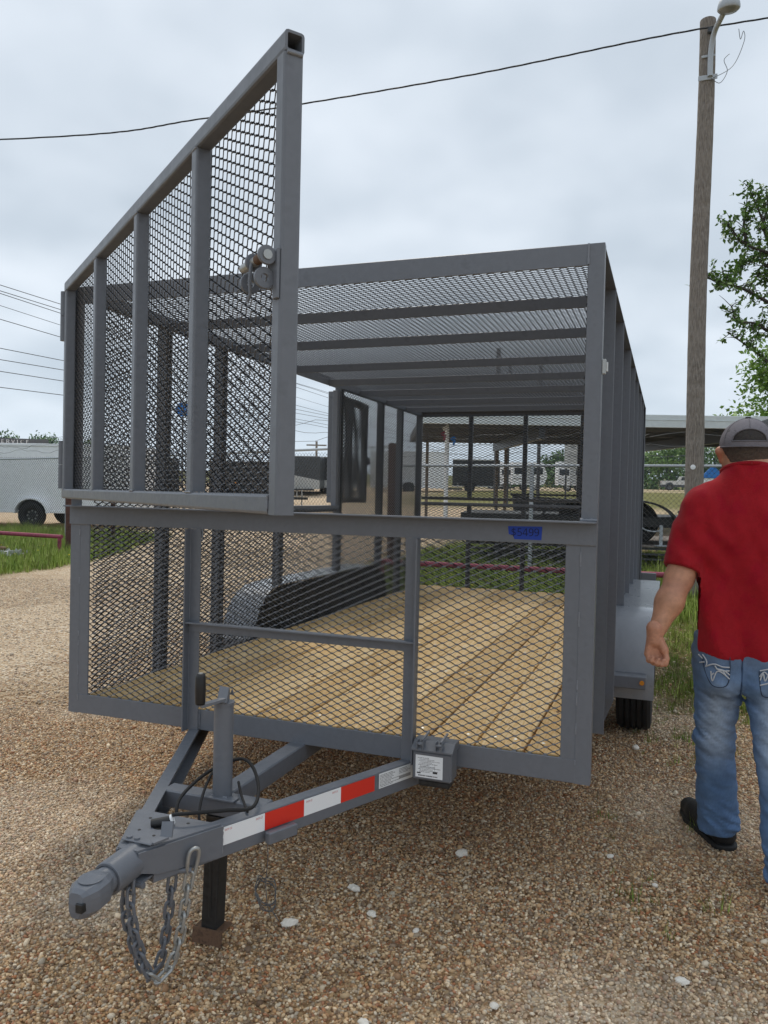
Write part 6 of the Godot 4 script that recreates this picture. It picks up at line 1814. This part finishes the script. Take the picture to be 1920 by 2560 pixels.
	var pale := [[V(1.370, 0.798, 0), V(1.384, 0.789, 0)], [V(1.375, 0.773, 0), V(1.390, 0.779, 0)], [V(1.383, 0.802, 0), V(1.396, 0.783, 0), V(1.394, 0.765, 0)], [V(1.393, 0.764, 0), V(1.408, 0.774, 0), V(1.424, 0.778, 0), V(1.445, 0.772, 0), V(1.469, 0.772, 0)], [V(1.422, 0.773, 0), V(1.436, 0.759, 0), V(1.469, 0.760, 0)],
		[V(1.410, 0.752, 0), V(1.416, 0.719, 0), V(1.429, 0.753, 0), V(1.448, 0.750, 0), V(1.470, 0.732, 0)], [V(1.426, 0.763, 0), V(1.450, 0.760, 0), V(1.470, 0.746, 0)], [V(1.411, 0.736, 0), V(1.420, 0.747, 0)], [V(1.447, 0.760, 0), V(1.459, 0.741, 0)],
		[V(1.563, 0.771, 0), V(1.589, 0.779, 0)], [V(1.562, 0.751, 0), V(1.576, 0.768, 0), V(1.590, 0.754, 0)], [V(1.564, 0.739, 0), V(1.573, 0.762, 0), V(1.579, 0.738, 0), V(1.590, 0.764, 0)], [V(1.564, 0.722, 0), V(1.591, 0.732, 0)], [V(1.59, 0.764, 0), V(1.61, 0.77, 0), V(1.64, 0.765, 0)], [V(1.59, 0.75, 0), V(1.615, 0.72, 0), V(1.63, 0.76, 0)]]
	for e in [[dark, 0.0016, "seam", "pocket_seam"], [pale, 0.0024, "stitch", "embroidery"]]:
		b = MB.new()
		for l in e[0]:
			var pts := PackedVector3Array()
			for p: Vector3 in spline(l, 5):
				p.z = -0.2
				for st in 40:
					var f := sd(jeans, p, 0.022)
					if f < 0.004:
						break
					p.z -= f * 0.8
				pts.push_back(p + V(0, 0, 0.0015))
			b.tube(pts, [e[1]], 5)
		part(e[3], b, e[2], jn)
	# cap with the strap behind
	b = MB.new()
	b.col = Color(0.2, 0.19, 0.21)
	var cc := Hc + V(0, 0.018, 0.004)
	var cr := V(0.0915, 0.094, 0.107)
	var pt := func(az: float, el: float, g: float) -> Vector3: return cc + V(sin(az) * cos(el) * (cr.x + g), sin(el) * (cr.y + g), cos(az) * cos(el) * (cr.z + g))
	var hole := func(az: float, el: float) -> bool:
		var h := 1.0 - pow(az / 0.66, 2.0)
		return h > 0.0 and el > 0.1 and el < 0.12 + 0.46 * sqrt(h)
	for j in 26:
		for k in 72:
			var a0 := -PI + TAU * k / 72; var a1 := -PI + TAU * (k + 1) / 72
			var e0 := -0.1 + (PI / 2 + 0.1) * j / 26.0; var e1 := -0.1 + (PI / 2 + 0.1) * (j + 1) / 26.0
			if hole.call((a0 + a1) / 2, (e0 + e1) / 2):
				continue
			for g: float in [0.0, -0.003]:
				var r := [pt.call(a0, e0, g), pt.call(a1, e0, g), pt.call(a1, e1, g), pt.call(a0, e1, g)]
				var nn := []
				for p in r:
					nn.push_back(((p - cc) / (cr * cr)).normalized() * (1.0 if g == 0.0 else -1.0))
				b.quadn(r[0], r[1], r[2], r[3], nn[0], nn[1], nn[2], nn[3])
	var cp := part("cap", b, "cap_cloth", o)
	b = MB.new(); b.col = Color(0.17, 0.163, 0.18)
	var arch := PackedVector3Array(); var strap := PackedVector3Array(); var rim := PackedVector3Array()
	for k in 33:
		var a := lerpf(-0.66, 0.66, k / 32.0)
		arch.push_back(pt.call(a, 0.12 + 0.46 * sqrt(maxf(0.0, 1.0 - pow(a / 0.66, 2.0))), 0.0005))
		strap.push_back(pt.call(a, 0.1, 0.0005))
	for k in 65:
		rim.push_back(pt.call(TAU * k / 64.0, -0.1, 0.0))
	b.tube(arch, [0.0028], 6); b.tube(strap, [0.0022], 6); b.tube(rim, [0.003], 6)
	for s in 6:
		var line := PackedVector3Array()
		for k in 20:
			var el := lerpf(0.62 if s == 0 else 0.0, PI / 2 - 0.03, k / 19.0)
			line.push_back(pt.call(TAU * s / 6.0, el, 0.0002))
		b.tube(line, [0.0016], 5)
	part("cap_seams", b, "cap_cloth", cp)
	b = MB.new(); b.col = Color(0.05, 0.05, 0.055); b.ball(cc + V(0, 0.0955, 0), V(0.011, 0.005, 0.011)); part("cap_button", b, "cap_cloth", cp)
	b = MB.new(); b.col = Color(0.19, 0.18, 0.2)
	for k in 16:
		var a0 := PI - 0.75 + 1.5 * k / 16.0; var a1 := PI - 0.75 + 1.5 * (k + 1) / 16.0
		var l0 := 0.07 * sqrt(maxf(0.05, cos((a0 - PI) * 1.9))); var l1 := 0.07 * sqrt(maxf(0.05, cos((a1 - PI) * 1.9)))
		for g: float in [0.0, -0.004]:
			b.quad(pt.call(a0, -0.02, 0.0) + V(0, g, 0), pt.call(a1, -0.02, 0.0) + V(0, g, 0), pt.call(a1, -0.1, l1) + V(0, g, 0), pt.call(a0, -0.1, l0) + V(0, g, 0), V(0, 1 if g == 0.0 else -1, 0))
	part("cap_brim", b, "cap_cloth", cp)
	# shoes
	for e in [[V(1.492, 0.0, -0.672), V(1.377, 0.0, -0.935)], [V(1.69, 0.0, -0.3), V(1.725, 0.0, -0.565)]]:
		var h: Vector3 = e[0]; var t: Vector3 = e[1]
		b = MB.new()
		var shoe := [[h + V(0, 0.055, 0), h.lerp(t, 0.3) + V(0, 0.058, 0), 0.047, 0.05], [h.lerp(t, 0.3) + V(0, 0.058, 0), h.lerp(t, 0.72) + V(0, 0.045, 0), 0.05, 0.048], [h.lerp(t, 0.72) + V(0, 0.045, 0), t + V(0, 0.04, 0), 0.049, 0.038], [h.lerp(t, 0.1) + V(0, 0.08, 0), h.lerp(t, 0.32) + V(0, 0.085, 0), 0.044, 0.042]]
		nets(b, shoe, 0.007, 0.02, func(p: Vector3, f: float) -> float: return maxf(f, 0.018 - p.y), func(p: Vector3, _n: Vector3) -> Color:
			var k := 1.0 + 0.35 * fold.get_noise_3d(p.x * 40, p.y * 40, p.z * 40)
			return Color(0.017 * k, 0.0165 * k, 0.0165 * k))
		var sh := part("shoe", b, "shoe", o)
		b = MB.new()
		nets(b, [[h + V(0, 0.02, 0), h.lerp(t, 0.4) + V(0, 0.02, 0), 0.051, 0.049], [h.lerp(t, 0.4) + V(0, 0.02, 0), h.lerp(t, 0.75) + V(0, 0.02, 0), 0.049, 0.055], [h.lerp(t, 0.75) + V(0, 0.02, 0), t + V(0, 0.02, 0), 0.055, 0.04]], 0.007, 0.015, func(p: Vector3, f: float) -> float: return maxf(f, absf(p.y - 0.012) - 0.014), func(_p: Vector3, _n: Vector3) -> Color: return Color(0.022, 0.021, 0.02))
		part("sole", b, "shoe", sh)

# a relaxed, half-closed hand: D down the forearm, S towards the thumb
func hand(b: MB, W: Vector3, D: Vector3, S: Vector3, side: float, tone: Callable) -> void:
	var N := D.cross(S).normalized() * side
	if N.z < 0.0:
		N = -N
	var at := func(d: float, s: float, n: float) -> Vector3: return W + (D * d + S * s + N * n) * 0.84
	var pr := [[at.call(-0.03, 0, 0), at.call(0.02, 0.0, 0), 0.0285, 0.026]]
	for k in 4:
		var s: float = [0.027, 0.009, -0.009, -0.026][k]
		var l: float = [0.9, 1.0, 0.95, 0.78][k]
		var kn: Vector3 = at.call(0.082 - 0.004 * absf(k - 1), s * 1.05, -0.002)
		pr.push_back([at.call(0.015, s * 0.6, 0.0), kn, 0.017, 0.0145])
		var p1 := kn + (D * 0.032 + N * 0.016) * l * 0.84
		var p2 := p1 + (D * -0.002 + N * 0.023 + S * 0.006) * l * 0.84
		var p3 := p2 + (D * -0.017 + N * 0.003 + S * 0.006) * l * 0.84
		pr.push_back([kn, p1, 0.0108, 0.0097]); pr.push_back([p1, p2, 0.0097, 0.0088]); pr.push_back([p2, p3, 0.0088, 0.0075])
	pr.push_back([at.call(0.02, 0.016, 0.01), at.call(0.055, 0.033, 0.02), 0.0195, 0.0165])
	pr.push_back([at.call(0.055, 0.034, 0.021), at.call(0.088, 0.038, 0.03), 0.013, 0.0105])
	pr.push_back([at.call(0.088, 0.038, 0.03), at.call(0.113, 0.032, 0.036), 0.0105, 0.008])
	for k in range(1, pr.size()):
		pr[k][2] *= 0.86; pr[k][3] *= 0.86
	nets(b, pr, 0.003, 0.0055, null, func(p: Vector3, n: Vector3) -> Color:
		var c: Color = tone.call(p, n)
		return c.lerp(Color(0.5, 0.2, 0.14), 0.3))
